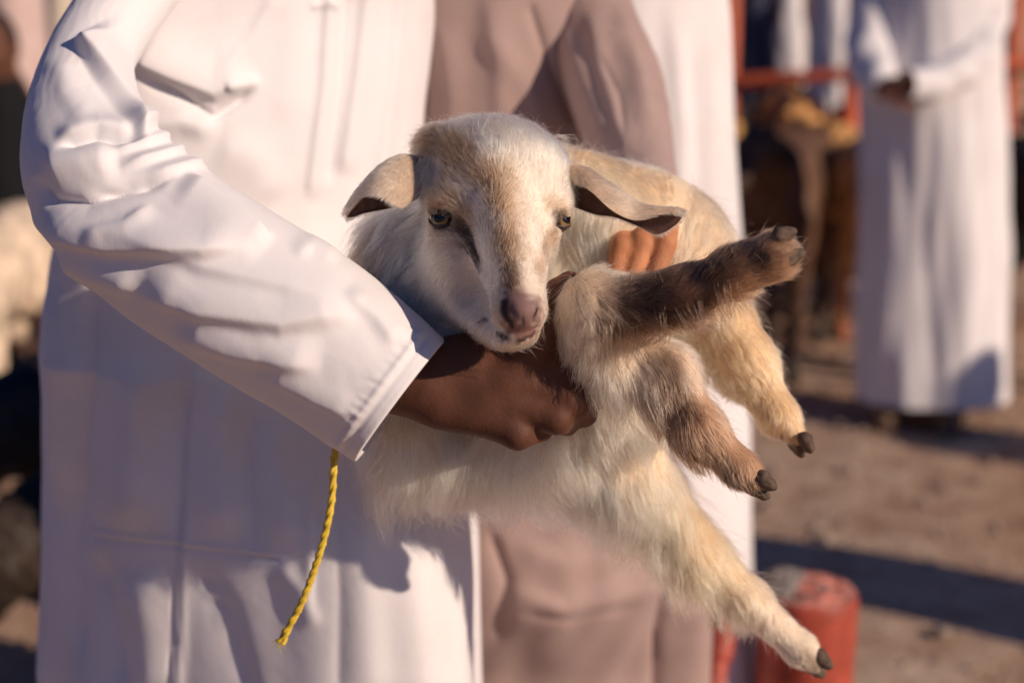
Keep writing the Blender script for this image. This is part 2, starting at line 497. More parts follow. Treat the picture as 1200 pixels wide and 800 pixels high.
goat_prims = [
    # trunk, chest, belly, rump
    C_(530, 400, 1.085, 118, 745, 305, 1.085, 108, k=0.02, len=.024, col=CREAM, lift=.3, flow=fl(-.5, .9, 0)),
    E_(690, 250, 1.06, 130, 66, .06, k=0.02, ang=-22, len=.022, col=CREAM * 1.02, lift=.3, flow=fl(-.25, 1, 0)),
    E_(800, 320, 1.075, 58, 68, .055, k=0.02, len=.020, col=GOLD, lift=.3, flow=fl(.1, 1, 0)),
    E_(575, 500, 1.045, 128, 66, .05, k=0.02, ang=-3, len=.042, col=CREAM * .97, lift=.3, flow=fl(-.1, 1, -.05)),
    E_(490, 500, 1.03, 60, 60, .04, k=0.02, len=.042, col=CREAM * .95, lift=.3, flow=fl(-.1, 1, 0)),
    # neck
    C_(560, 240, 1.00, 66, 500, 380, 1.015, 82, k=0.018, len=.028, col=WHITE * .96, lift=.25, flow=fl(-.15, 1, 0)),
    E_(476, 320, 1.015, 54, 78, .035, k=0.018, len=.028, col=WHITE * .95, lift=.25, flow=fl(-.15, 1, 0)),
    C_(545, 345, .985, 48, 550, 425, .99, 46, k=0.015, len=.020, col=WHITE * .95, lift=.3, flow=fl(0, 1, -.1)),
    # head
    E_(582, 216, .975, 82, 64, .045, k=0.012, len=.012, col=WHITE, lift=.45, flow=fl(-.25, -.5, .9)),
    E_(590, 198, .952, 66, 46, .034, k=0.022, len=.0105, col=WHITE, lift=.4, flow=fl(-.15, -1, .35)),
    E_(556, 174, .966, 50, 22, .028, k=0.022, len=.012, col=CREAM * .92, lift=.8, flow=fl(-.6, -.5, .5)),
    E_(514, 176, .965, 22, 24, .018, k=0.010, len=.015, col=TAN * .9, lift=.7, flow=fl(-.5, .6, 0)),
    E_(527, 238, .940, 29, 20, .017, k=0.014, len=.008, col=WHITE * .97, lift=.3, flow=fl(-.6, -.5, .3)),
    E_(646, 240, .946, 25, 22, .019, k=0.014, len=.007, col=WHITE, lift=.3, flow=fl(.5, -.4, .4)),
    C_(587, 235, .946, 58, 606, 345, .905, 33, k=0.022, len=.0065, col=WHITE, lift=.28, flow=fl(-.1, -1, .3)),
    C_(590, 235, .916, 20, 612, 345, .884, 18, k=0.016, len=.007, col=WHITE, lift=.25, flow=fl(-.05, -1, .3)),
    E_(535, 300, .955, 37, 58, .028, k=0.014, ang=8, len=.010, col=WHITE * .98, lift=.28, flow=fl(-.5, .9, .2)),
    C_(522, 325, .972, 36, 585, 388, .915, 20, k=0.012, len=.009, col=WHITE * .98, lift=.3, flow=fl(-.3, .9, .3)),
    E_(634, 285, .962, 20, 44, .028, k=0.012, ang=-12, len=.007, col=WHITE, lift=.25, flow=fl(.2, .9, .3)),
    E_(607, 368, .893, 33, 27, .021, k=0.009, len=.003, col=WHITE * .97, lift=.25, flow=fl(-.3, -.8, .3)),
    E_(612, 364, .880, 25, 19, .012, k=0.006, ang=-6, len=.0008, col=PINK, lift=.1, flow=fl(0, 1, 0)),
    E_(604, 396, .897, 27, 14, .016, k=0.006, ang=12, len=.004, col=WHITE * .9, lift=.35, flow=fl(0, 1, -.1)),
    # near foreleg, folded over the hand and pointing out to the right
    E_(694, 360, .925, 40, 42, .03, k=0.012, len=.018, col=CREAM * .95, lift=.3, flow=fl(.2, 1, 0)),
    C_(690, 385, .925, 34, 712, 430, .93, 28, k=0.012, len=.034, col=CREAM * .93, lift=.3, flow=fl(-.12, 1, -.05)),
    C_(705, 362, .915, 36, 795, 347, .893, 29, k=0.012, len=.017, col=TAN * 1.2, lift=.22, flow=fl(1, -.15, -.1)),
    C_(795, 347, .893, 28, 862, 318, .877, 25, k=0.012, len=.015, col=TAN * 1.15, lift=.2, flow=fl(1, -.4, -.1)),
    C_(862, 318, .877, 25, 906, 301, .866, 29, k=0.012, len=.010, col=TAN * 1.25, lift=.25, flow=fl(1, -.35, -.1)),
    # second foreleg, hanging to the right
    C_(715, 405, .945, 36, 775, 440, .935, 40, k=0.014, len=.018, col=CREAM * .95, lift=.25, flow=fl(.6, .8, 0)),
    C_(775, 440, .935, 34, 815, 500, .925, 28, k=0.012, len=.017, col=TAN * 1.3, lift=.22, flow=fl(.5, .8, 0)),
    C_(815, 500, .925, 28, 868, 550, .918, 19, k=0.012, len=.013, col=TAN * 1.35, lift=.2, flow=fl(.8, .7, 0)),
    C_(868, 550, .918, 19, 884, 563, .915, 14, k=0.010, len=.0035, col=TAN * 1.1, lift=.2, flow=fl(.8, .7, 0)),
    # hind leg behind, in full sun
    C_(825, 350, 1.05, 48, 872, 425, 1.03, 34, k=0.015, len=.016, col=GOLD, lift=.28, flow=fl(.35, 1, 0)),
    C_(872, 425, 1.03, 32, 912, 487, 1.015, 21, k=0.012, len=.014, col=GOLD, lift=.26, flow=fl(.5, 1, 0)),
    C_(912, 487, 1.015, 20, 934, 512, 1.01, 12, k=0.010, len=.005, col=GOLD, lift=.25, flow=fl(.5, 1, 0)),
    # hind leg reaching down to the right
    E_(725, 470, 1.035, 66, 58, .045, k=0.02, len=.024, col=CREAM, lift=.3, flow=fl(.5, .9, 0)),
    C_(665, 520, 1.06, 62, 735, 560, 1.055, 48, k=0.018, len=.034, col=CREAM, lift=.3, flow=fl(.5, .9, 0)),
    C_(735, 560, 1.055, 46, 815, 648, 1.06, 30, k=0.015, len=.033, col=GOLD * 1.02, lift=.3, flow=fl(.35, 1, 0)),
    C_(815, 648, 1.06, 29, 872, 700, 1.065, 22, k=0.012, len=.024, col=GOLD, lift=.26, flow=fl(.5, 1, 0)),
    C_(872, 700, 1.065, 22, 938, 760, 1.07, 18, k=0.012, len=.010, col=CREAM * .98, lift=.22, flow=fl(.8, .8, 0)),
    C_(938, 760, 1.07, 18, 955, 775, 1.07, 12, k=0.010, len=.0035, col=CREAM * .95, lift=.2, flow=fl(.8, .8, 0)),
    # eye sockets, nostrils, mouth
    C_(538, 266, .918, 5, 562, 318, .902, 4, k=0.010, sub=True),
    C_(548, 345, .925, 10, 575, 372, .900, 6, k=0.012, sub=True),
    E_(517, 256, .926, 15, 11, .010, k=0.004, sub=True),
    E_(657, 258, .934, 9, 10, .010, k=0.004, sub=True),
    C_(596, 358, .870, 2.6, 601, 372, .868, 4.0, k=0.003, sub=True),
    C_(632, 362, .876, 2.0, 628, 374, .872, 3.2, k=0.003, sub=True),
    C_(576, 374, .893, 1.6, 592, 389, .879, 1.8, k=0.002, sub=True),
    C_(592, 389, .879, 1.8, 615, 392, .876, 1.8, k=0.002, sub=True),
    C_(615, 392, .876, 1.8, 632, 382, .884, 1.6, k=0.002, sub=True),
    C_(613, 374, .866, 1.4, 612, 390, .876, 1.4, k=0.002, sub=True),
]
# markings of the coat: place, radius, colour, strength, stretch (place to place)
def mk(x0, y0, d0, x1, y1, d1, r, col, s, soft=0.6):
    return [(x0, y0), (x1, y1), r, col, s, soft]
goat_marks = [
    mk(583, 210, 0, 592, 285, 0, .0125, HEADTAN * .95, .8),
    mk(590, 285, 0, 597, 335, 0, .0080, HEADTAN * .75, .85),
    mk(596, 312, 0, 600, 342, 0, .0045, BROWN * 1.5, .5),
    mk(577, 212, 0, 583, 246, 0, .0055, HEADTAN * .7, .7),
    mk(508, 235, 0, 530, 190, 0, .011, HEADTAN * .95, .75),
    mk(500, 158, 0, 532, 180, 0, .012, HEADTAN * .75, .9),
    mk(535, 165, 0, 560, 205, 0, .010, HEADTAN * .85, .8),
    mk(552, 150, 0, 590, 146, 0, .007, CREAM * .8, .6),
    mk(553, 268, 0, 540, 240, 0, .0075, HEADTAN * .7, .8),
    mk(508, 272, 0, 540, 284, 0, .0085, HEADTAN * .75, .7),
    mk(502, 240, 0, 530, 238, 0, .0060, HEADTAN * .7, .7),
    mk(536, 262, 0, 548, 280, 0, .0052, DARK, 1, .45),
    mk(548, 280, 0, 558, 310, 0, .0052, DARK, 1, .4),
    mk(654, 268, 0, 640, 292, 0, .0030, DARK * 1.5, .9, .5),
    mk(650, 280, 0, 636, 318, 0, .0080, HEADTAN * .8, .75),
    mk(645, 240, 0, 662, 244, 0, .0050, HEADTAN * .9, .6),
    mk(505, 250, 0, 540, 258, 0, .0040, BROWN, .8, .5),
    mk(505, 262, 0, 535, 268, 0, .0035, BROWN, .8, .5),
    mk(652, 250, 0, 662, 266, 0, .0040, BROWN * .6, .8, .5),
    # nose, lips and the line of the mouth
    mk(602, 360, 0, 624, 366, 0, .0115, PINK, .95, .3),
    mk(602, 388, 0, 624, 390, 0, .0075, PINK * np.array([1.0, .8, .75]), .9, .4),
    mk(592, 356, 0, 596, 380, 0, .0036, DARK, 1, .4),
    mk(630, 361, 0, 627, 375, 0, .0020, DARK, .95, .4),
    mk(613, 372, 0, 612, 386, 0, .0010, DARK * 2, .8, .4),
    mk(566, 373, 0, 588, 394, 0, .0018, DARK * 1.5, .9, .4),
    mk(588, 394, 0, 612, 399, 0, .0018, DARK * 2, .9, .4),
    mk(612, 399, 0, 630, 388, 0, .0015, DARK * 2, .8, .4),
    mk(578, 360, 0, 585, 378, 0, .0050, TAN * 1.2, .35),
    mk(424, 280, 0, 430, 304, 0, .016, TAN * .75, .9, .5),
    mk(505, 300, 0, 515, 350, 0, .018, CREAM, .6),
    mk(700, 175, 0, 770, 215, 0, .022, GOLD, .6),
    # dark patches of the forelegs
    mk(756, 352, .875, 802, 352, 0, .023, DARK * 1.2, .95, .5),
    mk(716, 388, .90, 750, 378, .89, .014, BROWN * .8, .85),
    mk(800, 332, .86, 900, 300, .84, .014, BROWN * 1.2, .75),
    mk(800, 312, .87, 895, 272, .85, .010, BROWN, .6),
    mk(835, 315, .85, 848, 312, .85, .009, DARK * 1.7, .6),
    mk(885, 305, .838, 893, 303, .838, .0045, DARK, .8),
    mk(908, 262, .85, 932, 300, .85, .010, BROWN, .6),
    mk(780, 430, .90, 800, 480, .895, .011, BROWN * .9, .85, .5),
    mk(750, 470, .92, 800, 545, .91, .010, DARK * 1.6, .75),
    mk(800, 545, .905, 880, 584, .90, .008, DARK * 1.3, .85),
    mk(790, 480, .895, 830, 520, .893, .010, BROWN * 1.4, .5),
    mk(905, 520, 1.0, 936, 530, 1.0, .006, BROWN, .7),
    mk(790, 660, 1.04, 850, 715, 1.04, .012, TAN, .4),
    mk(948, 770, 1.06, 962, 782, 1.06, .006, BROWN * 1.2, .6),
]
_nz = Noise(21, 38); _nz2 = Noise(22, 120)
def paint(p, c):
    c = c * (1 + 0.05 * _nz(p)[:, None])
    jit = 0.0022 * np.stack([_nz2(p), _nz2(p + 3.1), _nz2(p + 7.7)], 1)
    for a, b, r, col, s, soft in goat_marks:
        v = b - a; q = p + jit * min(1, r / .008) - a
        t = np.clip((q @ v) / max(v @ v, 1e-12), 0, 1)
        d = np.linalg.norm(q - t[:, None] * v, axis=1)
        m = s * (1 - np.clip((d / r - (1 - soft)) / (2 * soft), 0, 1))[:, None]
        c = c * (1 - m) + col * m
    return np.clip(c, 0.01, 0.9)

# hands of the people who hold the kid (needed here so that the coat parts round the fingers)
hand_a = [
    C_(400, 425, .955, 44, 500, 448, .95, 46, k=0.012),
    E_(575, 452, .952, 88, 48, .026, k=0.012, ang=-8),
    E_(548, 425, .952, 50, 34, .022, k=0.012, ang=8),
    C_(520, 474, .947, 30, 598, 492, .942, 26, k=0.008),
    C_(598, 440, .94, 26, 640, 392, .932, 22, k=0.008),
    C_(640, 392, .932, 21, 655, 345, .928, 18.5, k=0.004),
    C_(655, 345, .928, 18.5, 667, 330, .93, 13, k=0.004),
    C_(630, 425, .945, 28, 680, 440, .945, 22, k=0.006),
    C_(680, 440, .945, 22, 700, 462, .965, 18, k=0.004),
    C_(622, 452, .943, 27, 670, 470, .938, 22, k=0.005),
    C_(670, 470, .938, 21, 684, 484, .958, 17, k=0.004),
    C_(606, 474, .941, 25, 652, 488, .936, 20, k=0.004),
    C_(652, 488, .936, 20, 664, 496, .955, 15, k=0.004),
    C_(585, 494, .943, 23, 606, 508, .938, 19, k=0.004),
    C_(606, 508, .938, 18, 634, 504, .950, 14, k=0.004),
]
def finger_b(x, dy, r):
    return [C_(x + 4, 236 + dy, 1.13, r, x + 2, 232 + dy, 1.055, r * 1.05, k=0.004),
            C_(x + 2, 232 + dy, 1.055, r * 1.08, x - 6, 285 + dy, 1.000, r, k=0.003),
            C_(x - 6, 285 + dy, 1.000, r, x - 17, 326 + dy, .995, r * .8, k=0.003)]
hand_b = (finger_b(735, 4, 13) + finger_b(758, 0, 14) + finger_b(785, 0, 14) +
          [E_(768, 238, 1.15, 48, 22, .045, k=0.01),
           C_(800, 240, 1.14, 13, 822, 262, 1.13, 11, k=0.006),
           C_(766, 240, 1.165, 24, 757, 236, 1.215, 17, k=0.012)])

goat = empty('kid_goat', P(640, 470, 1.04), 'cream and white kid goat with drooping ears, held up in the white sleeved arm', 'goat')
gV, gF = skin(goat_prims, 0.0017)
gl, gc, gfl, glift = attrs(gV, goat_prims, ['len', 'col', 'flow', 'lift'])
_sx, _sy, _sd = proj(gV)
def on_hide(x, y):
    rad = 4.0
    while True:
        m = np.hypot(_sx - x, _sy - y) < rad
        if m.any(): return P(x, y, float(_sd[m].min()) + .0006)
        rad *= 1.6
goat_marks = [(on_hide(*q[0]), on_hide(*q[1]), *q[2:]) for q in goat_marks]
body = mesh_obj('body', gV, gF, M['hide'], goat, col=paint(gV, gc) * 0.85)

def near_solids(p, prims):
    return np.min([q.d(p) for q in prims], 0)

eyes = [(P(519, 256, .9365), fl(-.42, .08, -.9), .0088), (P(653.5, 258, .9475), fl(.86, .02, -.5), .0086)]
def facing(c, n):
    nn = n / np.maximum(np.linalg.norm(n, axis=1, keepdims=True), 1e-12)
    v = CAM - c; v /= np.linalg.norm(v, axis=1, keepdims=True)
    k = (nn * v).sum(1)
    px, py, d = proj(c)
    head = (d < .975) & (px < 690) & (py < 415)
    return np.where(k > -.3, 1.0, 0.22) * np.where(head, 2.4, 1.0)
NF = 185000
p, n = scatter(gV, gF, NF, facing)
hl, hc, hf, hlift = attrs(p, goat_prims, ['len', 'col', 'flow', 'lift'])
hl = hl[:, 0]; hlift = hlift[:, 0]
keep = hl > .0012
for c, _, r in eyes:
    keep &= np.linalg.norm(p - c, axis=1) > r + .0006
dh = np.minimum(near_solids(p, hand_a), near_solids(p, hand_b))
keep &= dh > .0012
p, n, hl, hc, hf, hlift, dh = p[keep], n[keep], hl[keep], hc[keep], hf[keep], hlift[keep], dh[keep]
dh2 = np.minimum(near_solids(p + hf * .012, hand_a), near_solids(p + hf * .012, hand_b))
hl = hl * np.clip((np.minimum(dh, dh2) + .006) / .014, 0.15, 1)
for c, _, r in eyes:
    hl = np.minimum(hl, np.maximum(.0022, (np.linalg.norm(p - c, axis=1) - r) * .8 + .001))
nose = P(614, 372, .872)
hl = np.minimum(hl, np.maximum(.0008, (np.linalg.norm(p - nose, axis=1) - .010) * .35 + .0012))
hcol = paint(p, hc)
short = hl < .0122
def sub(m): return p[m], n[m], hf[m], hl[m], hcol[m]
a_ = sub(short)
strands('short_fur', *a_, body, M['fur'], lift=hlift[short], droop=.08, clump=.35, npc=14, seg=4, r0=.00010, mess=.13, mess_scale=60)
a_ = sub(~short)
strands('long_fur', *a_, body, M['fur'], lift=hlift[~short], droop=.30, clump=.72, npc=26, seg=7, r0=.00011, mess=.15, mess_scale=45)
# loose hanging tufts under the belly, chest and legs
hx, hy, _ = proj(p)
und = (((n[:, 2] < -.05) & (hl > .0125)) | ((hx < 505) & (hy > 235) & (hy < 400) & (hl > .014))) & (dh > .004)
ii = np.flatnonzero(und); ii = RNG.choice(ii, min(19000, len(ii)), replace=False)
tl = hl[ii] * RNG.uniform(1.0, 1.75, len(ii))
tf = hf[ii] * .6 + np.array([0, 0, -1.0]) + RNG.normal(0, .25, (len(ii), 3))
strands('tuft', p[ii], n[ii], tf, tl, hcol[ii], body, M['fur'], lift=.75, droop=.8, clump=.96, npc=75, seg=9, r0=.00016, mess=.2, mess_scale=34)
jj = RNG.choice(len(p), 9000, replace=False); jj = jj[(hl[jj] > .005) & (dh[jj] > .006)]
strands('stray_hair', p[jj], n[jj], hf[jj] + RNG.normal(0, .5, (len(jj), 3)), hl[jj] * RNG.uniform(.9, 1.5, len(jj)), hcol[jj] * 1.08, body, M['fur'], lift=1.0, droop=.3, clump=.1, npc=8, seg=7, r0=.00008, mess=.35)
# whiskers, lashes and the curls on the poll
wp, wn_, wf, wl = [], [], [], []
def hairs(cx, cy, d, rx, ry, k, nx, ny, nd, fx, fy, fd, L):
    for _ in range(k):
        wp.append(P(cx + random.uniform(-rx, rx), cy + random.uniform(-ry, ry), d))
        wn_.append(fl(nx, ny, nd)); wf.append(fl(fx + random.uniform(-.3, .3), fy + random.uniform(-.3, .3), fd)); wl.append(L * random.uniform(.5, 1.2))
hairs(604, 405, .895, 22, 5, 46, 0, 1, -.3, .15, 1, -.1, .014)
hairs(632, 385, .885, 5, 10, 20, 1, .2, -.3, .8, .6, -.1, .010)
hairs(518, 246, .923, 14, 2, 26, -.2, -.6, -.8, -.35, .7, -.5, .008)
hairs(656, 250, .935, 6, 2, 14, .6, -.5, -.6, .6, .4, -.4, .007)
hairs(572, 150, .955, 14, 4, 46, 0, -1, -.3, .5, -.35, 0, .022)
hairs(575, 148, .958, 50, 7, 320, -.1, -1, -.1, -.5, -.5, .1, .020)
hairs(504, 172, .952, 9, 12, 300, -.6, -.2, -.8, -.3, .9, -.3, .018)
hairs(640, 168, .965, 22, 10, 160, .3, -1, -.1, .6, -.3, .1, .014)
hairs(548, 152, .958, 30, 8, 120, -.1, -1, -.3, -.6, -.5, .2, .020)
hairs(512, 160, .960, 16, 10, 200, -.4, -1, -.4, -.6, -.2, -.1, .019)
hairs(520, 180, .952, 14, 10, 220, -.4, -.5, -.8, -.5, .8, -.3, .014)
hairs(530, 392, .955, 22, 8, 260, 0, .2, -1, .35, 1, -.25, .020)
hairs(500, 205, .943, 7, 22, 260, -.5, 0, -.8, -.25, 1, -.2, .017)
hairs(668, 212, .953, 6, 16, 160, .5, 0, -.8, .5, .8, -.2, .012)
strands('whisker', np.array(wp), np.array(wn_), np.array(wf), np.array(wl), paint(np.array(wp), np.tile(WHITE, (len(wp), 1))), body, M['fur'],
        lift=.45, droop=.3, clump=.45, npc=9, seg=9, r0=.00009, mess=.42, mess_scale=70)

# eyes: ball with amber iris and a level slot of a pupil, dark lids
def eye_mat():
    m, nt, N, L, B = new_mat('goat_eye')
    tc = N.new('ShaderNodeTexCoord')
    sp = N.new('ShaderNodeSeparateXYZ'); L.new(tc.outputs['Object'], sp.inputs[0])   # x across, y up, z out
    def math_(op, a, b):
        n_ = N.new('ShaderNodeMath'); n_.operation = op
        for i, q in enumerate((a, b)):
            if isinstance(q, (int, float)): n_.inputs[i].default_value = q
            else: L.new(q, n_.inputs[i])
        return n_.outputs[0]
    x2 = math_('POWER', math_('ABSOLUTE', sp.outputs[0], 0), 2); y2 = math_('POWER', math_('ABSOLUTE', sp.outputs[1], 0), 2)
    r = math_('SQRT', math_('ADD', x2, y2), 0)
    pr = math_('SQRT', math_('ADD', math_('MULTIPLY', x2, .40), math_('MULTIPLY', y2, 1.6)), 0)
    ir = ramp(N, L, math_('DIVIDE', r, .0088), [(0.0, (.15, .08, .03)), (.66, (.26, .155, .07)), (.78, (.05, .025, .012)), (.84, (.025, .016, .012))])
    pp = ramp(N, L, math_('DIVIDE', pr, .0088), [(.38, (0, 0, 0)), (.44, (1, 1, 1))])
    mx = N.new('ShaderNodeMix'); mx.data_type = 'RGBA'
    L.new(pp.outputs[0], mx.inputs['Factor']); mx.inputs['A'].default_value = (.004, .003, .003, 1)
    L.new(ir.outputs[0], mx.inputs['B']); L.new(mx.outputs['Result'], B.inputs['Base Color'])
    setin(B, Roughness=.06, Coat_Weight=.35, Coat_Roughness=.03, Specular_IOR_Level=.4)
    return m
M['eye'] = eye_mat()
M['lid'] = plain('dark_eyelid', (.055, .032, .027), .5, .3, 300, .4, .0006)
for c, gz, r in eyes:
    z = gz; x = np.cross(UP, z); x /= np.linalg.norm(x); y = np.cross(z, x)
    R3 = np.stack([x, y, z], 1)
    nu, nv = 40, 24
    V = []
    for j in range(nv + 1):
        for i in range(nu):
            th = math.pi * j / nv; ph = 2 * math.pi * i / nu
            V.append([r * math.sin(th) * math.cos(ph), r * math.sin(th) * math.sin(ph), r * math.cos(th) * (1.06 if th < .6 else 1)])
    F = [[j * nu + i, (j + 1) * nu + i, (j + 1) * nu + (i + 1) % nu, j * nu + (i + 1) % nu] for j in range(nv) for i in range(nu)]
    o = mesh_obj('eye', np.array(V), np.array(F), M['eye'])
    from mathutils import Matrix
    o.parent = goat
    mw = Matrix(R3.tolist()).to_4x4(); mw.translation = Vector((c - origin(goat)).tolist())
    o.matrix_local = mw
    LV, LF = [], []
    rl = math.radians(-14 if gz[0] < 0 else 12)
    R3 = R3 @ np.array([[math.cos(rl), -math.sin(rl), 0], [math.sin(rl), math.cos(rl), 0], [0, 0, 1]])
    for sgn, op in ((1, 19), (-1, 23)):
        base = len(LV); na, nb_ = 26, 9
        for a in range(na + 1):
            az = math.radians(-88 + 176 * a / na)
            e0 = math.radians(op) * max(0.0, math.cos(az)) ** .8 + .01
            for b in range(nb_ + 1):
                el = e0 + math.radians(30) * b / nb_
                rr = r * (1.07 + .05 * math.exp(-((b - 2) / 2) ** 2) - .10 * (b / nb_) ** 2)
                if b == 0: rr = r * 1.04
                q = np.array([math.sin(az) * math.cos(el), sgn * math.sin(el), math.cos(az) * math.cos(el)]) * rr
                LV.append(c + R3 @ q)
        for a in range(na):
            for b in range(nb_):
                f = [base + a * (nb_ + 1) + b, base + (a + 1) * (nb_ + 1) + b, base + (a + 1) * (nb_ + 1) + b + 1, base + a * (nb_ + 1) + b + 1]
                LF.append(f if sgn > 0 else f[::-1])
    mesh_obj('eyelid', np.array(LV), np.array(LF), M['lid'], goat)

# ears: rolled leaves open below, tan outside and dark inside
def ear(stations, nu=46, nv=22, th=.0016):
    st = np.array([[P(*q) for q in s_] for s_ in stations])          # station, (F,T,B)
    m = len(st)
    us = np.linspace(0, m - 1, nu)
    def cr(u):
        i = min(int(u), m - 2); t = u - i
        p0, p1, p2, p3 = st[max(i - 1, 0)], st[i], st[i + 1], st[min(i + 2, m - 1)]
        return .5 * (2 * p1 + (p2 - p0) * t + (2 * p0 - 5 * p1 + 4 * p2 - p3) * t * t + (3 * p1 - p0 - 3 * p2 + p3) * t ** 3)
    G = np.zeros((nu, nv, 3))
    for i, u in enumerate(us):
        Fp, Tp, Bp = cr(u)
        for j in range(nv):
            t = j / (nv - 1)
            c0 = Tp * 2 - (Fp + Bp) * .5
            G[i, j] = (1 - t) ** 2 * Fp + 2 * t * (1 - t) * c0 + t * t * Bp
    V = G.reshape(-1, 3)
    F = np.array([[i * nv + j, i * nv + j + 1, (i + 1) * nv + j + 1, (i + 1) * nv + j] for i in range(nu - 1) for j in range(nv - 1)])
    return V, F

def build_ear(stations, flip, fuzz, flow):
    V, F = ear(stations)
    if flip: F = F[:, ::-1]
    N_ = vnormals(V, F)
    nu, nv = 46, 22
    Vi = V - N_ * .0011
    k = len(V)
    rim = [i * nv for i in range(nu)] + [(nu - 1) * nv + j for j in range(1, nv)] + [i * nv + nv - 1 for i in range(nu - 2, -1, -1)] + [j for j in range(nv - 2, 0, -1)]
    RF = [[rim[q], rim[(q + 1) % len(rim)], rim[(q + 1) % len(rim)] + k, rim[q] + k] for q in range(len(rim))]
    if not flip: RF = [f[::-1] for f in RF]
    FF = np.concatenate([F, F[:, ::-1] + k, np.array(RF)])
    mi = np.concatenate([np.zeros(len(F)), np.ones(len(F)), np.zeros(len(RF))])
    col = np.concatenate([np.tile(np.array([.50, .36, .26]), (k, 1)), np.tile(BROWN * .6, (k, 1))])
    px, py, d = proj(V)
    o = mesh_obj('ear', np.concatenate([V, Vi]), FF, None, goat, col=col, mats=[M['hide'], M['ear_in']], mi=mi)
    pp, nn = scatter(V, F, fuzz)
    cc = np.tile(np.array([.66, .50, .37]), (len(pp), 1)) * (1 + .06 * _nz(pp)[:, None])
    strands('ear_fuzz', pp, nn, np.tile(flow, (len(pp), 1)), np.full(len(pp), .0055), cc, o, M['fur'], lift=.38, droop=.05, clump=.4, npc=10, seg=5, r0=.00009, mess=.12, mess_scale=60)
    return o
build_ear([[(495, 220, .945), (499, 186, .958), (500, 225, .978)],
           [(473, 243, .930), (472, 182, .950), (478, 238, .975)],
           [(450, 232, .927), (446, 194, .945), (450, 245, .966)],
           [(430, 229, .930), (421, 220, .942), (428, 249, .958)],
           [(413, 244, .936), (408, 238, .942), (413, 254, .950)],
           [(406, 253, .940), (403, 248, .943), (407, 255, .945)]], False, 19000, fl(-.8, .6, 0))
build_ear([[(670, 213, .950), (665, 194, .960), (672, 242, .968)],
           [(690, 222, .940), (690, 200, .953), (698, 251, .968)],
           [(718, 247, .938), (719, 218, .950), (721, 254, .965)],
           [(744, 258, .940), (746, 236, .950), (747, 264, .960)],
           [(769, 252, .942), (772, 244, .948), (770, 274, .958)],
           [(790, 249, .944), (791, 245, .946), (790, 264, .954)],
           [(799, 250, .946), (799, 248, .947), (799, 254, .950)]], True, 17000, fl(.9, .4, 0))

# hooves: two claws each, blunt wedges with a narrow cleft
def hoof(px, py, d, ang, L=17, wd=9.5, gap=8.5, dd=.006):
    ca, sa = math.cos(math.radians(ang)), -math.sin(math.radians(ang))
    for sg in (-1, 1):
        cx, cy, dz = px - sa * gap * sg, py + ca * gap * sg, d + dd * sg
        tilt = ang + sg * 5
        pr = [E_(cx, cy, dz, L, wd, .0052, k=.002, ang=tilt),
              E_(cx - ca * L * .45, cy - sa * L * .45, dz, L * .62, wd * 1.12, .0058, k=.003, ang=tilt),
              E_(cx + ca * L * .5, cy + sa * L * .5, dz, L * .66, wd * .62, .0036, k=.003, ang=tilt)]
        nzh = Noise(sg + 5, 160)
        V, F = skin(pr, .0010, lambda q: .00025 * nzh(q))
        mesh_obj('hoof', V, F, M['hoof'], goat)
hoof(923, 288, .858, 20, 14, 9, 14, .001)
hoof(893, 569, .914, -38, 14, 8.5, 7, .004)
hoof(940, 521, 1.007, -62, 12, 7.5, 6, .005)
hoof(959, 777, 1.07, -40, 14, 8.5, 7, .005)

# ------------------------------------------------------------------ cloth: tubes with modelled folds
class Fold:
    """a ridge (A>0) or crease (A<0) along a line measured on the cloth, in mm, with its own width on either side"""
    def __init__(s, pts, A, wl, wr=None, taper=.25):
        s.p = np.array(pts, float); s.A = A * .001; s.wl = wl; s.wr = wr or wl; s.taper = taper
    def __call__(s, x, y):
        seg = np.linalg.norm(np.diff(s.p, axis=0), axis=1); tot = seg.sum(); acc = 0
        best = np.full(x.shape, 1e9); sd = np.zeros(x.shape); al = np.zeros(x.shape)
        for i in range(len(seg)):
            a, b = s.p[i], s.p[i + 1]; v = b - a
            t = np.clip(((x - a[0]) * v[0] + (y - a[1]) * v[1]) / (v @ v), 0, 1)
            dx, dy = x - a[0] - t * v[0], y - a[1] - t * v[1]
            d = np.hypot(dx, dy); m = d < best
            best = np.where(m, d, best)
            sd = np.where(m, (v[0] * dy - v[1] * dx), sd)      # >0: right-hand side (picture y down)
            al = np.where(m, (acc + t * seg[i]) / tot, al); acc += seg[i]
        wd = np.where(sd > 0, s.wr, s.wl)
        tp = np.clip(np.minimum(al, 1 - al) / max(s.taper, 1e-3), 0, 1)
        tp = tp * tp * (3 - 2 * tp) if s.taper > 0 else 1.0
        e = best / wd
        return s.A * (np.exp(-e * e) if s.A > 0 else np.exp(-1.5 * (np.sqrt(e * e + .02) - .14))) * tp

def catmull(pts, n):
    pts = np.array(pts, float); m = len(pts); out = []
    for u in np.linspace(0, m - 1, n):
        i = min(int(u), m - 2); t = u - i
        p0 = pts[i - 1] if i > 0 else 2 * pts[0] - pts[1]
        p1, p2 = pts[i], pts[i + 1]
        p3 = pts[i + 2] if i + 2 < m else 2 * pts[-1] - pts[-2]
        out.append(.5 * (2 * p1 + (p2 - p0) * t + (2 * p0 - 5 * p1 + 4 * p2 - p3) * t * t + (3 * p1 - p0 - 3 * p2 + p3) * t ** 3))
    return np.array(out)

def grid_faces(nr, nc, wrap=True):
    i = np.arange(nr - 1)[:, None]; j = np.arange(nc if wrap else nc - 1)[None]
    j2 = (j + 1) % nc
    return np.stack([i * nc + j, i * nc + j2, (i + 1) * nc + j2, (i + 1) * nc + j], -1).reshape(-1, 4)

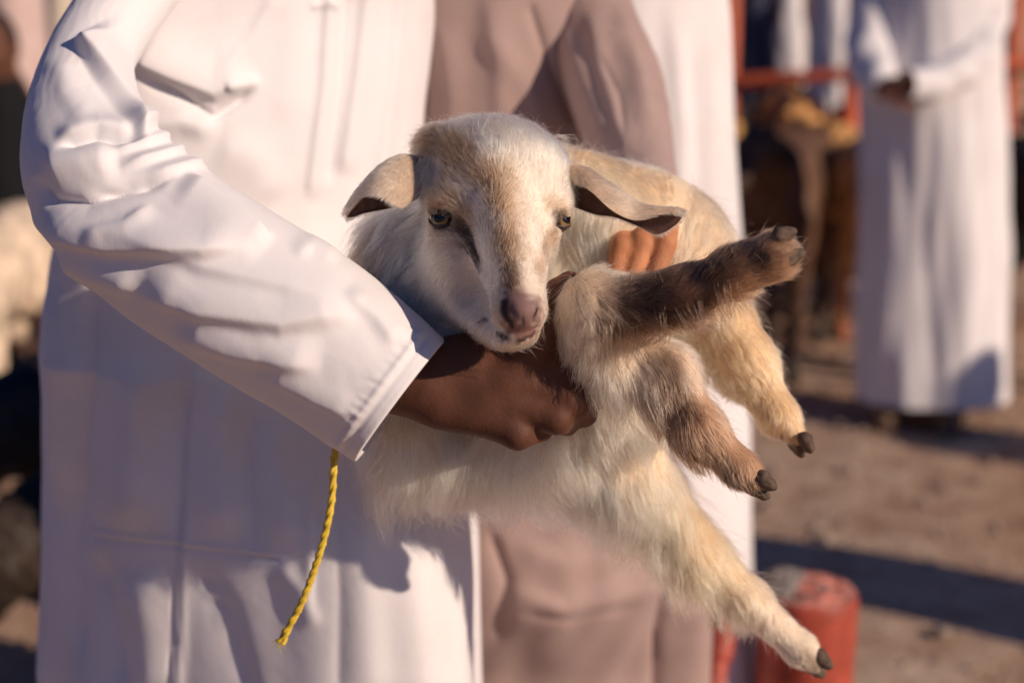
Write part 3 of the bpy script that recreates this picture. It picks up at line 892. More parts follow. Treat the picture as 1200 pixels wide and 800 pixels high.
def sleeve(name, pts, folds, mat, parent, nr=330, nc=210, wob=.0016, seed=1, turn=.03, wall=.0012, squash=1.0, end_shear=None):
    """pts: picture x, picture y, metres away, picture radius; the last ring is the open cuff, turned in"""
    c = catmull(pts, nr)
    ctr = np.array([P(*q[:3]) for q in c]); rad = np.array([pxm(q[3], q[2]) for q in c])
    T = np.gradient(ctr, axis=0); T /= np.linalg.norm(T, axis=1, keepdims=True)
    G = np.zeros((nr, nc, 3)); NN = np.zeros_like(G)
    side = np.cross(T[0], FWD); side /= np.linalg.norm(side)
    th = np.linspace(0, 2 * np.pi, nc, endpoint=False)
    for i in range(nr):
        side = side - (side @ T[i]) * T[i]; side /= np.linalg.norm(side)
        up = np.cross(T[i], side)
        nrm = np.cos(th)[:, None] * side + np.sin(th)[:, None] * up * squash
        G[i] = ctr[i] + rad[i] * nrm; NN[i] = nrm
    V = G.reshape(-1, 3); N_ = NN.reshape(-1, 3)
    x, y, d = proj(V)
    front = np.clip(-(N_ @ FWD) * 2.5 + .55, 0, 1)
    off = np.zeros(len(V))
    for f in folds: off += f(x, y) * front
    nz = Noise(seed, 9); nz_ = Noise(seed + 1, 26)
    off += wob * nz(V) + wob * .15 * nz_(V)
    uu = np.repeat(np.arange(nr) / nr, nc); vv = np.tile(th, nr)
    wr = np.sin(vv * 7 + uu * 6 + 1.5 * nz(V)) * np.sin(vv * 17 - uu * 9 + 2 * nz_(V))
    off += .00009 * np.sign(wr) * np.abs(wr) ** .6
    V = V + N_ * off[:, None]
    F = grid_faces(nr, nc)
    # turn the end inwards so that the cuff has a thickness and a dark inside
    last = V[-nc:]; lc = last.mean(0)
    ins = []
    for dd, sc in ((0.0015, .985), (-.004, .955), (-.02, .94), (-.07, .92)):
        ins.append(lc + (last - lc) * sc + T[-1] * dd)
    V = np.concatenate([V] + ins)
    F = np.concatenate([F, grid_faces(5, nc) + (nr - 1) * nc])
    if not (np.cross(V[F[nc * 3, 1]] - V[F[nc * 3, 0]], V[F[nc * 3, 2]] - V[F[nc * 3, 1]]) @ (V[F[nc * 3, 0]] - ctr[3]) > 0): F = F[:, ::-1]
    return mesh_obj(name, V, F, mat, parent), ctr, rad, T

def robe(name, rows, Y, folds, mat, parent, hem_z, depth, nr=330, nc=330, wob=.002, seed=1, top=None, power=2.0, deep=None, shear=None):
    """rows: picture y, left edge, right edge, all at Y metres ahead; runs down to hem_z and closes over the shoulders at top (z)"""
    rows = np.array(rows, float)
    zs = np.array([W(600, q[0], Y)[2] for q in rows])
    xl = np.array([W(q[1], q[0], Y)[0] for q in rows]); xr = np.array([W(q[2], q[0], Y)[0] for q in rows])
    ztop = zs.max(); order = np.argsort(zs)
    zv_lo = max(W(600, 860, Y)[2], hem_z + .03)
    z = np.concatenate([np.linspace(ztop, zv_lo, int(nr * .8)), np.linspace(zv_lo, hem_z, nr - int(nr * .8) + 1)[1:]])
    zf = np.linspace(z.min(), z.max(), 600); kk = np.exp(-np.linspace(-2, 2, 41) ** 2); kk /= kk.sum()
    def soft(xs, ys):                                          # eased profile over height
        v = np.convolve(np.pad(np.interp(zf, xs, ys), 20, mode='edge'), kk, mode='valid')
        return np.interp(z, zf, v)
    L_ = soft(zs[order], xl[order]); R_ = soft(zs[order], xr[order])
    cx, a = (L_ + R_) / 2, (R_ - L_) / 2
    u = np.linspace(0, 1, nc, endpoint=False)
    th = np.where(u < .72, u / .72 * np.pi * 1.16 - .08 * np.pi, (1.08 + (u - .72) / .28 * .84) * np.pi)
    ct, st = np.cos(th), np.sin(th)
    pw = soft([.85, 1.05], [max(power, 3.2) if power > 2 else power, power])[:, None]
    ct2, st2 = np.sign(ct) * np.abs(ct)[None] ** (2 / pw), np.sign(st) * np.abs(st)[None] ** (2 / pw)
    X = cx[:, None] + a[:, None] * ct2
    dv = depth if deep is None else soft(*deep)
    Yy = Y - (np.broadcast_to(dv, z.shape))[:, None] * st2
    if shear is not None:
        sh_ = soft(*shear)[:, None]
        Yy = Yy + np.where(sh_ > 0, sh_ * np.maximum(X - L_[:, None] - .05, 0), sh_ * (X - cx[:, None]))
    V = np.stack([X, Yy, np.broadcast_to(z[:, None], X.shape)], -1).reshape(-1, 3)
    nn = np.stack([np.broadcast_to(ct, X.shape), -np.broadcast_to(st, X.shape), np.zeros(X.shape)], -1).reshape(-1, 3)
    x, y, d = proj(V)
    front = np.clip(-(nn[:, 1]) * 2 + .6, 0, 1)
    off = np.zeros(len(V))
    for f in folds: off += f(x, y) * front
    nz = Noise(seed, 5); nz_ = Noise(seed + 1, 16)
    q = V * np.array([1, 1, .22])
    off += wob * nz(q) + wob * .5 * nz_(q) * np.clip((ztop - V[:, 2]) / .3, .3, 1)
    low = np.clip((zv_lo + .25 - V[:, 2]) / .5, 0, 1)
    ang = np.arctan2(nn[:, 1], nn[:, 0])
    off += low * .010 * np.sin(ang * 9 + 1.3 * np.sin(ang * 2 + seed))
    V = V + nn * off[:, None]
    F = grid_faces(nr, nc)
    extra, fe, base = [], [], len(V)
    if top is not None:                                       # shoulders up to the neck
        ring0 = V[:nc]; ncx, nz0, nr_ = top
        K = 14
        nw = np.stack([ncx + nr_ * ct, Y + .01 - nr_ * st, np.full(nc, nz0)], -1)
        for k in range(1, K + 1):
            t = k / K
            hgt = math.sin(t * math.pi / 2) ** 1.3
            rr = ring0 * (1 - t) + nw * t
            rr[:, 2] = ring0[:, 2] + (nz0 - ring0[:, 2]) * hgt
            extra.append(rr)
        V = np.concatenate([np.concatenate(extra[::-1]), V])
        F = grid_faces(nr + K, nc)
    V = np.concatenate([V, V[-nc:] * np.array([1, 1, 1]) + (np.array([cx[-1], Y, hem_z + .006]) - V[-nc:]) * np.array([.03, .03, 1]),
                        V[-nc:] + (np.array([cx[-1], Y, hem_z + .10]) - V[-nc:]) * np.array([.05, .05, 1])])
    F = np.concatenate([F, grid_faces(3, nc) + (len(V) - 3 * nc)])
    return mesh_obj(name, V, F[:, ::-1], mat, parent)

# ------------------------------------------------------------------ people
def rz(a):
    c, s_ = math.cos(a), math.sin(a)
    return np.array([[c, -s_, 0], [s_, c, 0], [0, 0, 1]])

def figure(base, face, H=1.70, arms=((), ()), lean=(0, 0), skip=(), bulk=.8):
    """solids of a clothed person's body: base on the ground, facing angle about z (0 = looking to -Y)"""
    Rm = rz(face); B = np.array([base[0], base[1], 0.0])
    q = lambda x, y, z: B + Rm @ np.array([x, y, 0]) * 1.0 + np.array([lean[0] * z, lean[1] * z, z * H / 1.70])
    Rr = np.stack([Rm[:, 0], Rm[:, 1], Rm[:, 2]])
    hd = q(0, -.02, 1.585)
    pr = [Ell(hd, (.074, .092, .108), Rr, .02), Ell(q(0, -.045, 1.535), (.056, .066, .062), Rr, .03),
          Cap(q(0, -.108, 1.590), .008, q(0, -.124, 1.560), .013, .008),                 # nose
          Ell(q(0, -.100, 1.525), (.024, .012, .007), Rr, .006), Ell(q(0, -.096, 1.514), (.020, .012, .007), Rr, .006),
          Ell(q(-.032, -.098, 1.597), (.017, .008, .009), Rr, .008, sub=True), Ell(q(.032, -.098, 1.597), (.017, .008, .009), Rr, .008, sub=True),
          Ell(q(-.077, 0, 1.575), (.010, .020, .032), Rr, .006), Ell(q(.077, 0, 1.575), (.010, .020, .032), Rr, .006),
          Cap(q(0, .0, 1.50), .054, q(0, .015, 1.40), .060, .03),
          Ell(q(0, .01, 1.30), (.155 * bulk, .095, .16), Rr, .05), Ell(q(0, .01, 1.08), (.130 * bulk, .09, .15), Rr, .05),
          Ell(q(0, .01, .92), (.145 * bulk, .10, .13), Rr, .05)]
    for sx in (-1, 1):
        pr += [Cap(q(sx * .085, .01, .88), .078, q(sx * .09, 0, .48), .055, .03), Cap(q(sx * .09, 0, .48), .052, q(sx * .09, .02, .09), .036, .02),
               Cap(q(sx * .09, .03, .045), .040, q(sx * .10, -.15, .030), .030, .02)]
    for chain in arms:
        for (a, ra), (b, rb) in zip(chain[:-1], chain[1:]):
            pr.append(Cap(a, ra, b, rb, .015))
    return pr, q, Rr

def hand_solids(wrist, direc, palm_n, r=1.0, curl=.6):
    """palm, four bent fingers and a thumb from a wrist"""
    d = np.array(direc, float); d /= np.linalg.norm(d); n = np.array(palm_n, float); n -= (n @ d) * d; n /= np.linalg.norm(n)
    s_ = np.cross(d, n)
    wv = np.array(wrist, float)
    pr = [Cap(wv, .024 * r, wv + d * .035, .026 * r, .01), Ell(wv + d * .055, (.042, .038, .015), np.stack([d, s_, n]), .012)]
    for k, (off, L) in enumerate(((-.028, .070), (-.009, .080), (.010, .074), (.028, .058))):
        a = wv + d * .088 + s_ * off
        b = a + (d * math.cos(curl * .6) + n * math.sin(curl * .6)) * L * .45
        c = b + (d * math.cos(curl * 1.6) + n * math.sin(curl * 1.6)) * L * .55
        pr += [Cap(wv + d * .06 + s_ * off * .9, .010, a, .0095, .005), Cap(a, .0092, b, .0082, .003), Cap(b, .0082, c, .0062, .003)]
    a = wv + d * .03 - s_ * .032; b = a + d * .03 - s_ * .022 + n * .012; c = b + d * .030 + n * .012 + s_ * .004
    pr += [Cap(wv + d * .015 - s_ * .01, .016, a, .0135, .008), Cap(a, .0125, b, .0105, .004), Cap(b, .0105, c, .008, .003)]
    return pr

def hair_cap(q, Rr, mat, parent, kind='cap'):
    if kind == 'cap':
        pr = [Ell(q(0, -.008, 1.625), (.083, .098, .075), Rr, .01), Ell(q(0, -.01, 1.54), (.2, .2, .045), Rr, .01, sub=True)]
        V, F = skin(pr, .008); return mesh_obj('cap', V, F, mat, parent)
    pr = [Ell(q(0, .008, 1.60), (.082, .096, .112), Rr, .01), Ell(q(0, -.11, 1.53), (.11, .085, .10), Rr, .01, sub=True)]
    V, F = skin(pr, .008); return mesh_obj('hair', V, F, mat, parent)

def shoes(q, parent, mat):
    for sx in (-1, 1):
        V, F = skin([Cap(q(sx * .09, .035, .03), .046, q(sx * .10, -.16, .022), .040, .02), Ell(q(sx * .09, 0, -.05), (.3, .3, .05), None, .004, sub=True)], .008)
        mesh_obj('sandal', V, F, mat, parent)

# --- the man in front: white robe, his right arm round the kid
Y1 = 1.235
base1 = W(306, 400, Y1); base1[2] = 0
man = empty('person', base1, 'person in a white robe in front, right arm under the kid goat', 'person', None)
sh = W(215, -60, 1.12)
pr, q, Rr = figure(base1[:2] + np.array([.02, .12]), math.radians(48), 1.66, bulk=.7, arms=(
    [(P(225, -110, 1.16), .040), (P(150, 0, 1.085), .017), (P(97, 100, 1.03), .017), (P(122, 212, .98), .033), (P(300, 350, .955), .036), (P(400, 425, .955), .027)],
    [(P(390, -60, 1.36), .045), (P(415, 120, 1.36), .038), (P(470, 300, 1.30), .034), (P(600, 430, 1.16), .028)]))
bodyV = merge([skin(pr, .0075), skin(hand_a, .0016)])
mesh_obj('body', *bodyV, M['skin'], man)
hair_cap(q, Rr, M['white_cloth'], man)
shoes(q, man, M['leather'])

fr = []
# front panel over the armpit, loose pleats on the chest
fr += [Fold([(150, 62), (205, 88), (255, 108), (305, 88)], 13, 34, 9, .2), Fold([(160, 88), (210, 112), (250, 138), (280, 118), (304, 96)], -9, 7, 8, .2),
       Fold([(268, 104), (292, 100), (306, 92)], 6, 7, 7), Fold([(160, 150), (215, 140), (262, 150)], 8, 14, 16), Fold([(250, 165), (300, 190), (330, 240)], 5, 22, 30),
       Fold([(388, -40), (380, 100), (362, 240)], 5, 16, 7, .1), Fold([(432, -40), (418, 90), (400, 210)], 5, 14, 6, .1), Fold([(408, -20), (400, 100), (385, 220)], -4, 8, 8, .1),
       Fold([(470, -40), (458, 100), (440, 220)], 4, 13, 6, .1), Fold([(330, -20), (300, 40), (265, 80)], 4, 18, 9), Fold([(360, 10), (385, 4), (400, 12)], 3, 6, 4),
       Fold([(340, -40), (345, 60), (330, 160)], 3, 25, 20)]
# skirt: soft pleats, side seam, pocket hem
fr += [Fold([(165, 415), (158, 540), (150, 640)], 9, 24, 26), Fold([(262, 440), (258, 540), (265, 640)], 9, 20, 26), Fold([(318, 480), (326, 560), (338, 650)], 7, 18, 22),
       Fold([(210, 420), (214, 540), (208, 640)], -8, 14, 12), Fold([(292, 470), (292, 560), (300, 650)], -6, 14, 14), Fold([(105, 300), (95, 480), (82, 640), (96, 810)], -13, 18, 22, .15),
       Fold([(62, 330), (60, 560), (55, 830)], 6, 16, 14, .1), Fold([(112, 640), (132, 720), (150, 820)], -9, 14, 18), Fold([(225, 655), (268, 720), (300, 830)], -6, 12, 20, .2),
       Fold([(160, 660), (175, 740), (180, 830)], 6, 26, 26), Fold([(320, 650), (350, 690), (372, 740)], 3.5, 10, 16), Fold([(362, 545), (364, 640), (362, 720)], 2.5, 4, 10),
       Fold([(430, 540), (420, 660), (432, 830)], 4, 26, 30, .15), Fold([(500, 590), (490, 700), (500, 830)], 3.5, 30, 26, .15), Fold([(392, 560), (398, 700), (396, 830)], -3, 16, 14, .15),
       Fold([(232, 425), (222, 520), (216, 620), (212, 720), (204, 830)], 2.6, 5, 3, .04), Fold([(226, 425), (216, 520), (210, 620), (206, 720), (198, 830)], -2.4, 2.5, 2.5, .04),
       Fold([(104, 629), (160, 634), (220, 642), (332, 657)], -2.4, 3, 2, .03), Fold([(104, 624), (160, 629), (220, 637), (332, 652)], 1.6, 3, 3, .03)]
for i in range(17):
    xx = 108 + i * 13.3 + random.uniform(-3, 3); yy = 628 + (xx - 104) * .12
    fr.append(Fold([(xx, yy + 2), (xx + random.uniform(-5, 5), yy - random.uniform(8, 24))], random.uniform(.8, 2.0), 3.2, 3.2, .5))
rows1 = [(-175, 165, 440), (-110, 120, 488), (0, 110, 503), (80, 112, 497), (150, 108, 487), (250, 80, 490), (300, 66, 500), (400, 58, 532), (500, 50, 552), (600, 46, 563), (800, 46, 564), (900, 45, 570), (1100, 32, 592)]
rb = robe('robe', rows1, Y1, fr, M['white_cloth'], man, .06, .145, nr=420, nc=420, seed=11, wob=.0016, top=(float(base1[0]) + .01, 1.43, .07), power=2.2,
          shear=([.50, .90, 1.0, 1.12, 1.3, 1.42], [-.42, -.42, -.08, .5, .62, .4]), deep=([.92, 1.12], [.185, .115]))

fs = [Fold([(88, 42), (120, 95), (172, 166)], 15, 34, 5, .12), Fold([(70, 60), (80, 110), (110, 150)], 4, 16, 16), Fold([(66, 176), (112, 160), (172, 167)], -8, 8, 8, .2),
      Fold([(62, 164), (115, 148), (165, 156)], 6, 12, 6), Fold([(38, 205), (60, 236), (100, 238), (150, 216), (196, 204)], -8, 9, 12, .15), Fold([(46, 198), (85, 190), (140, 184)], 8, 22, 22),
      Fold([(104, 228), (160, 219), (210, 204)], -5, 5, 8, .25), Fold([(120, 180), (205, 160), (262, 177)], 6, 12, 4), Fold([(135, 198), (215, 176), (270, 190)], 5, 9, 3), Fold([(150, 214), (235, 192), (290, 208)], 5, 10, 4),
      Fold([(212, 202), (270, 245), (322, 284)], 7, 6, 30, .2), Fold([(30, 248), (72, 276), (130, 291), (240, 298), (300, 290)], 10, 30, 7, .2), Fold([(180, 240), (150, 262), (100, 272)], 4, 14, 6),
      Fold([(60, 300), (110, 322), (170, 340)], 6, 18, 12), Fold([(150, 336), (230, 360), (330, 378), (430, 366)], 9, 36, 12, .2), Fold([(200, 385), (280, 412), (380, 430)], 7, 28, 12, .2),
      Fold([(120, 262), (240, 312), (400, 352)], 4, 26, 10), Fold([(340, 300), (366, 288), (400, 306)], 3, 14, 8, .3), 
      Fold([(300, 432), (370, 468), (425, 490)], 4, 22, 10), Fold([(400, 340), (440, 372), (470, 410)], 4, 18, 8), 
      Fold([(503, 392), (455, 455), (400, 530)], -1.1, 2, 2, .03), Fold([(497, 386), (449, 449), (394, 524)], 1.5, 4, 4, .03)]
for i in range(24):
    t = i / 23 + random.uniform(-.03, .03); x0, y0 = 497 - 103 * t, 392 + 134 * t
    fs.append(Fold([(x0 + 4, y0 + 3), (x0 - random.uniform(16, 34), y0 - random.uniform(10, 24) + 6)], random.uniform(.2, .9), random.uniform(2.6, 5), random.uniform(2.6, 5), .5))
sleeve('sleeve', [(240, -150, 1.17, 70), (195, -75, 1.13, 60), (146, 0, 1.075, 50), (101, 80, 1.03, 50), (92, 150, .995, 62), (120, 215, .975, 88), (200, 287, .962, 97), (290, 345, .953, 99), (380, 402, .95, 97), (468, 468, .95, 89)],
       fs, M['white_cloth'], man, nr=380, nc=260, seed=5, wob=.0005)

# --- the person in the taupe robe behind, one hand on the kid's back
Y2 = 1.53
base2 = W(590, 300, Y2); base2[2] = 0
p2 = empty('person', base2, 'person in a taupe robe behind, fingers resting on the kid goat', 'person')
pr, q, Rr = figure(base2[:2], math.radians(10), 1.62, arms=(
    [(P(638, -120, 1.49), .034), (P(692, 30, 1.424), .022), (P(735, 150, 1.328), .018), (P(757, 232, 1.22), .014)],
    [(W(470, -120, 1.62), .05), (W(440, 120, 1.60), .038), (W(450, 330, 1.55), .028)]))
mesh_obj('body', *merge([skin(pr, .009), skin(hand_b, .0021)]), M['skin_b'], p2)
hair_cap(q, Rr, M['white_cloth'], p2)
shoes(q, p2, M['leather'])
ft = [Fold([(600, 640), (660, 655), (730, 640)], 7, 10, 24), Fold([(590, 690), (660, 712), (740, 690), (810, 668)], 9, 10, 26), Fold([(600, 716), (670, 724), (760, 706)], -6, 10, 8),
      Fold([(570, 610), (595, 680), (580, 760)], -9, 10, 12), Fold([(784, 690), (778, 740), (776, 830)], -14, 5, 9, .1), Fold([(808, 690), (815, 740), (806, 830)], 16, 20, 20, .2),
      Fold([(640, 590), (700, 612), (760, 640)], 5, 14, 22), Fold([(520, 20), (530, 120), (522, 200)], 5, 18, 10), Fold([(570, -20), (585, 80), (590, 170)], 5, 20, 12),
      Fold([(492, 60), (500, 110), (498, 160)], -9, 4, 5, .2), Fold([(550, 20), (610, 90), (650, 160)], 4, 16, 16), Fold([(620, 0), (640, 60), (680, 150)], -6, 8, 10, .1)]
robe('robe', [(-190, 480, 700), (-110, 440, 720), (0, 420, 735), (200, 420, 745), (400, 410, 770), (560, 400, 800), (680, 395, 828), (800, 390, 836), (1100, 370, 850)], Y2, ft, M['taupe_cloth'], p2, .08, .14, deep=([.3, .58, .70, .8], [.07, .075, .15, .14]),
     nr=300, nc=320, seed=31, wob=.003, top=(float(base2[0]), 1.40, .065))
fs2 = [Fold([(690, 0), (705, 80), (740, 190)], 5, 12, 9), Fold([(655, 20), (690, 110), (720, 180)], 4, 9, 12), Fold([(720, -10), (745, 70), (765, 160)], 4, 10, 12), Fold([(640, 60), (662, 110), (690, 165)], -4, 6, 8),
       Fold([(700, 60), (725, 110), (735, 170)], -4, 8, 8), Fold([(700, 30), (740, 60), (770, 110)], 3, 10, 12)]
sleeve('sleeve', [(606, -190, 1.515, 58), (645, -110, 1.485, 58), (672, -20, 1.447, 54), (708, 70, 1.402, 58), (735, 150, 1.325, 52), (752, 215, 1.25, 40), (762, 250, 1.19, 32)], fs2, M['taupe_cloth'], p2, nr=200, nc=150, seed=41, wob=.002)

# --- the person in a white robe behind on the right
Y3 = 1.95
base3 = W(715, 300, Y3); base3[2] = 0
p3 = empty('person', base3, 'person in a white robe standing directly behind the taupe robed person', 'person')
pr, q, Rr = figure(base3[:2], math.radians(-20), 1.72, arms=([(W(800, -60, Y3), .05), (W(818, 150, Y3 + .02), .038), (W(815, 330, Y3 + .05), .028)], [(W(640, -60, Y3), .05), (W(620, 150, Y3), .038), (W(625, 330, Y3), .028)]))
mesh_obj('body', *skin(pr, .010), M['skin'], p3)
hair_cap(q, Rr, M['white_cloth'], p3)
shoes(q, p3, M['leather'])
f3 = [Fold([(785, -20), (800, 150), (790, 350)], 5, 14, 10), Fold([(830, 0), (838, 200), (848, 450)], 4, 12, 9), Fold([(808, 0), (820, 200), (826, 500)], -4, 8, 8), Fold([(860, 300), (868, 500), (872, 700)], 4, 10, 10)]
robe('robe', [(-135, 600, 800), (-60, 575, 836), (0, 570, 850), (150, 568, 857), (300, 565, 867), (500, 560, 876), (690, 556, 884), (800, 552, 888), (1000, 545, 895)], Y3, f3, M['white_cloth'], p3, .07, .15, nr=260, nc=260, seed=51, wob=.003, top=(float(base3[0]), 1.52, .07))

# ------------------------------------------------------------------ ground
def ground_mat():
    m, nt, N, L, B = new_mat('dusty_ground')
    big = tex(N, L, 'noise', 0.9, 4); mid = tex(N, L, 'noise', 7, 6); fine = tex(N, L, 'noise', 70, 5); peb = tex(N, L, 'voronoi', 38)
    r1 = ramp(N, L, mid.outputs['Fac'], [(.3, (.42, .27, .185)), (.5, (.58, .41, .295)), (.7, (.70, .54, .41))])
    r2 = ramp(N, L, big.outputs['Fac'], [(.42, (0, 0, 0)), (.64, (1, 1, 1))])
    mx = N.new('ShaderNodeMix'); mx.data_type = 'RGBA'
    L.new(r2.outputs[0], mx.inputs['Factor']); L.new(r1.outputs[0], mx.inputs['A'])
    r3 = ramp(N, L, mid.outputs['Fac'], [(.3, (.36, .20, .13)), (.65, (.62, .40, .27))]); L.new(r3.outputs[0], mx.inputs['B'])
    m2 = N.new('ShaderNodeMix'); m2.data_type = 'RGBA'; m2.blend_type = 'MULTIPLY'; m2.inputs['Factor'].default_value = .4
    r4 = ramp(N, L, peb.outputs['Distance'], [(.1, (1.1, 1.1, 1.1)), (.55, (.62, .6, .6))])
    L.new(mx.outputs['Result'], m2.inputs['A']); L.new(r4.outputs[0], m2.inputs['B'])
    L.new(m2.outputs['Result'], B.inputs['Base Color'])
    setin(B, Roughness=.95, Specular_IOR_Level=.15)
    ad = N.new('ShaderNodeMath'); ad.operation = 'ADD'; L.new(fine.outputs['Fac'], ad.inputs[0]); L.new(mid.outputs['Fac'], ad.inputs[1])
    bump(N, L, ad.outputs[0], B, .8, .02)
    return m
nx = 160
gx = np.sign(np.linspace(-1, 1, nx)) * np.abs(np.linspace(-1, 1, nx)) ** 2.6 * 140
gy = np.sign(np.linspace(-1, 1, nx)) * np.abs(np.linspace(-1, 1, nx)) ** 2.6 * 140 + 4
GX, GY = np.meshgrid(gx, gy, indexing='ij')
gp = np.stack([GX, GY, np.zeros_like(GX)], -1).reshape(-1, 3)
gp[:, 2] = .008 * Noise(61, .8)(gp) - .012
i_ = np.arange(nx - 1)[:, None]; j_ = np.arange(nx - 1)[None]
gf = np.stack([i_ * nx + j_, (i_ + 1) * nx + j_, (i_ + 1) * nx + j_ + 1, i_ * nx + j_ + 1], -1).reshape(-1, 4)
tag(mesh_obj('ground', gp, gf, ground_mat()), kind='structure')

def pebble_field():
    ico = np.array([[0, 0, 1], [.89, 0, .45], [.28, .85, .45], [-.72, .53, .45], [-.72, -.53, .45], [.28, -.85, .45], [0, 0, -.4]])
    f = [[0, 1, 2], [0, 2, 3], [0, 3, 4], [0, 4, 5], [0, 5, 1], [6, 2, 1], [6, 3, 2], [6, 4, 3], [6, 5, 4], [6, 1, 5]]
    n = 5200
    y = RNG.uniform(1.9, 8.0, n); x = RNG.uniform(-.55, .62, n) * (y + .6) ; keep = (x > -3) & (x < 4)
    s = RNG.lognormal(-4.9, .55, n).clip(.003, .03)
    V = []; F = []
    for k in range(n):
        a = RNG.uniform(0, 6.28); q = ico * (s[k] * RNG.uniform(.7, 1.3, 3)); c, sn = math.cos(a), math.sin(a)
        V.append(np.stack([q[:, 0] * c - q[:, 1] * sn + x[k], q[:, 0] * sn + q[:, 1] * c + y[k], q[:, 2] * .7 - .006 + s[k] * .2], 1))
        F.append(np.array(f) + 7 * k)
    o = mesh_obj('gravel', np.concatenate(V), np.concatenate(F), plain('gravel_stone', (.42, .33, .27), .9, .55, 3.0, .3, .003), smooth=False)
    tag(o, kind='stuff')
pebble_field()

# ------------------------------------------------------------------ red posts beside the group
def lathe(prof, c, n=56, wob=None):
    V = []
    for r, z in prof:
        for i in range(n):
            a = 2 * math.pi * i / n
            V.append([c[0] + r * math.cos(a), c[1] + r * math.sin(a), z])
    return np.array(V), grid_faces(len(prof), n)

def red_post():
    Yp = 1.86
    c = W(947, 690, Yp); ztop = float(c[2]); R0 = 57 * 1.99 / FPX
    o = empty('post', (c[0], c[1], 0), 'stubby red painted post with a crumbling pitted top under the hind hoof', 'post')
    V, F = lathe([(R0, -.05), (R0 * 1.0, .10), (R0, .25), (R0, .40), (R0 * 1.005, ztop - .02), (R0 * .985, ztop - .004), (R0 * .95, ztop)], c)
    nz = Noise(71, 14); V[:, 0] += .0012 * nz(V); mesh_obj('shaft', V, F[:, ::-1], M['red_paint'], o)
    K, n = 22, 56; V = []
    for k in range(K + 1):
        r = R0 * .951 * (1 - k / K) + 1e-4
        for i in range(n):
            a = 2 * math.pi * i / n; V.append([c[0] + r * math.cos(a), c[1] + r * math.sin(a), ztop])
    V = np.array(V); nz1, nz2 = Noise(72, 22), Noise(73, 60)
    edge = np.repeat(np.clip(np.arange(K + 1) / 5, 0, 1), n)
    V[:, 2] += edge * (.004 * nz1(V) + .003 * np.minimum(nz2(V), .4) + .004)
    m, nt, N, L, B = new_mat('worn_red_concrete')
    t = tex(N, L, 'noise', 28, 6); v = tex(N, L, 'voronoi', 60)
    r_ = ramp(N, L, t.outputs['Fac'], [(.36, (.20, .15, .135)), (.46, (.52, .17, .125)), (.7, (.60, .26, .21))]); L.new(r_.outputs[0], B.inputs['Base Color'])
    setin(B, Roughness=.9); bump(N, L, v.outputs['Distance'], B, .9, .006)
    mesh_obj('top', V, grid_faces(K + 1, n)[:, ::-1], m, o)
    lump = [Ell((c[0] - R0 * .52, c[1] + .012, ztop + .004), (.026, .036, .014), None, .01), Ell((c[0] - R0 * .66, c[1] - .016, ztop + .002), (.018, .022, .013), None, .01),
            Ell((c[0] - R0 * .28, c[1] + .034, ztop + .004), (.022, .018, .012), None, .01)]
    nz3 = Noise(74, 70); V, F = skin(lump, .003, lambda q: .0028 * nz3(q))
    mesh_obj('broken_concrete', V, F, plain('grey_concrete', (.22, .19, .18), .95, .5, 60, .8, .006), o)
red_post()
def red_pipe():
    a, b = W(848, 722, 1.80), W(826, 860, 1.72)
    b = a + (b - a) * ((a[2] + .02) / (a[2] - b[2]))
    o = empty('post', (b[0], b[1], 0), 'leaning red painted post half hidden behind the taupe robe', 'post')
    V, F = skin([Cap(a, .0165, b, .0185, .003), Ell(a + np.array([0, 0, .004]), (.019, .019, .012), None, .004)], .0035)
    mesh_obj('shaft', V, F, M['red_paint'], o)
    d = (a - b) / np.linalg.norm(a - b)
    V, F = skin([Cap(a - d * .05, .0205, a - d * .03, .0205, .003)], .003)
    mesh_obj('collar', V, F, M['red_paint'], o)
red_pipe()

# ------------------------------------------------------------------ yellow cord hanging from under the sleeve
cc = catmull([(396, 470, .985), (394, 512, .975), (391, 548, .972), (388, 590, .972), (377, 640, .974), (356, 700, .978), (338, 735, .980), (329, 752, .982)], 90)
ctr = np.array([P(*q) for q in cc]); T = np.gradient(ctr, axis=0); T /= np.linalg.norm(T, axis=1, keepdims=True)
cord = empty('cord', ctr[-1], 'yellow twisted cord hanging against the white robe under the sleeve cuff', 'cord')
m, nt, N, L, B = new_mat('yellow_cord'); t = tex(N, L, 'noise', 140, 4)
r_ = ramp(N, L, t.outputs['Fac'], [(.3, (.46, .30, .015)), (.7, (.72, .52, .05))]); L.new(r_.outputs[0], B.inputs['Base Color']); setin(B, Roughness=.6); bump(N, L, t.outputs['Fac'], B, .5, .001)
sd = np.cross(T, FWD); sd /= np.linalg.norm(sd, axis=1, keepdims=True); ud = np.cross(T, sd)
L_ = np.concatenate([[0], np.cumsum(np.linalg.norm(np.diff(ctr, axis=0), axis=1))])
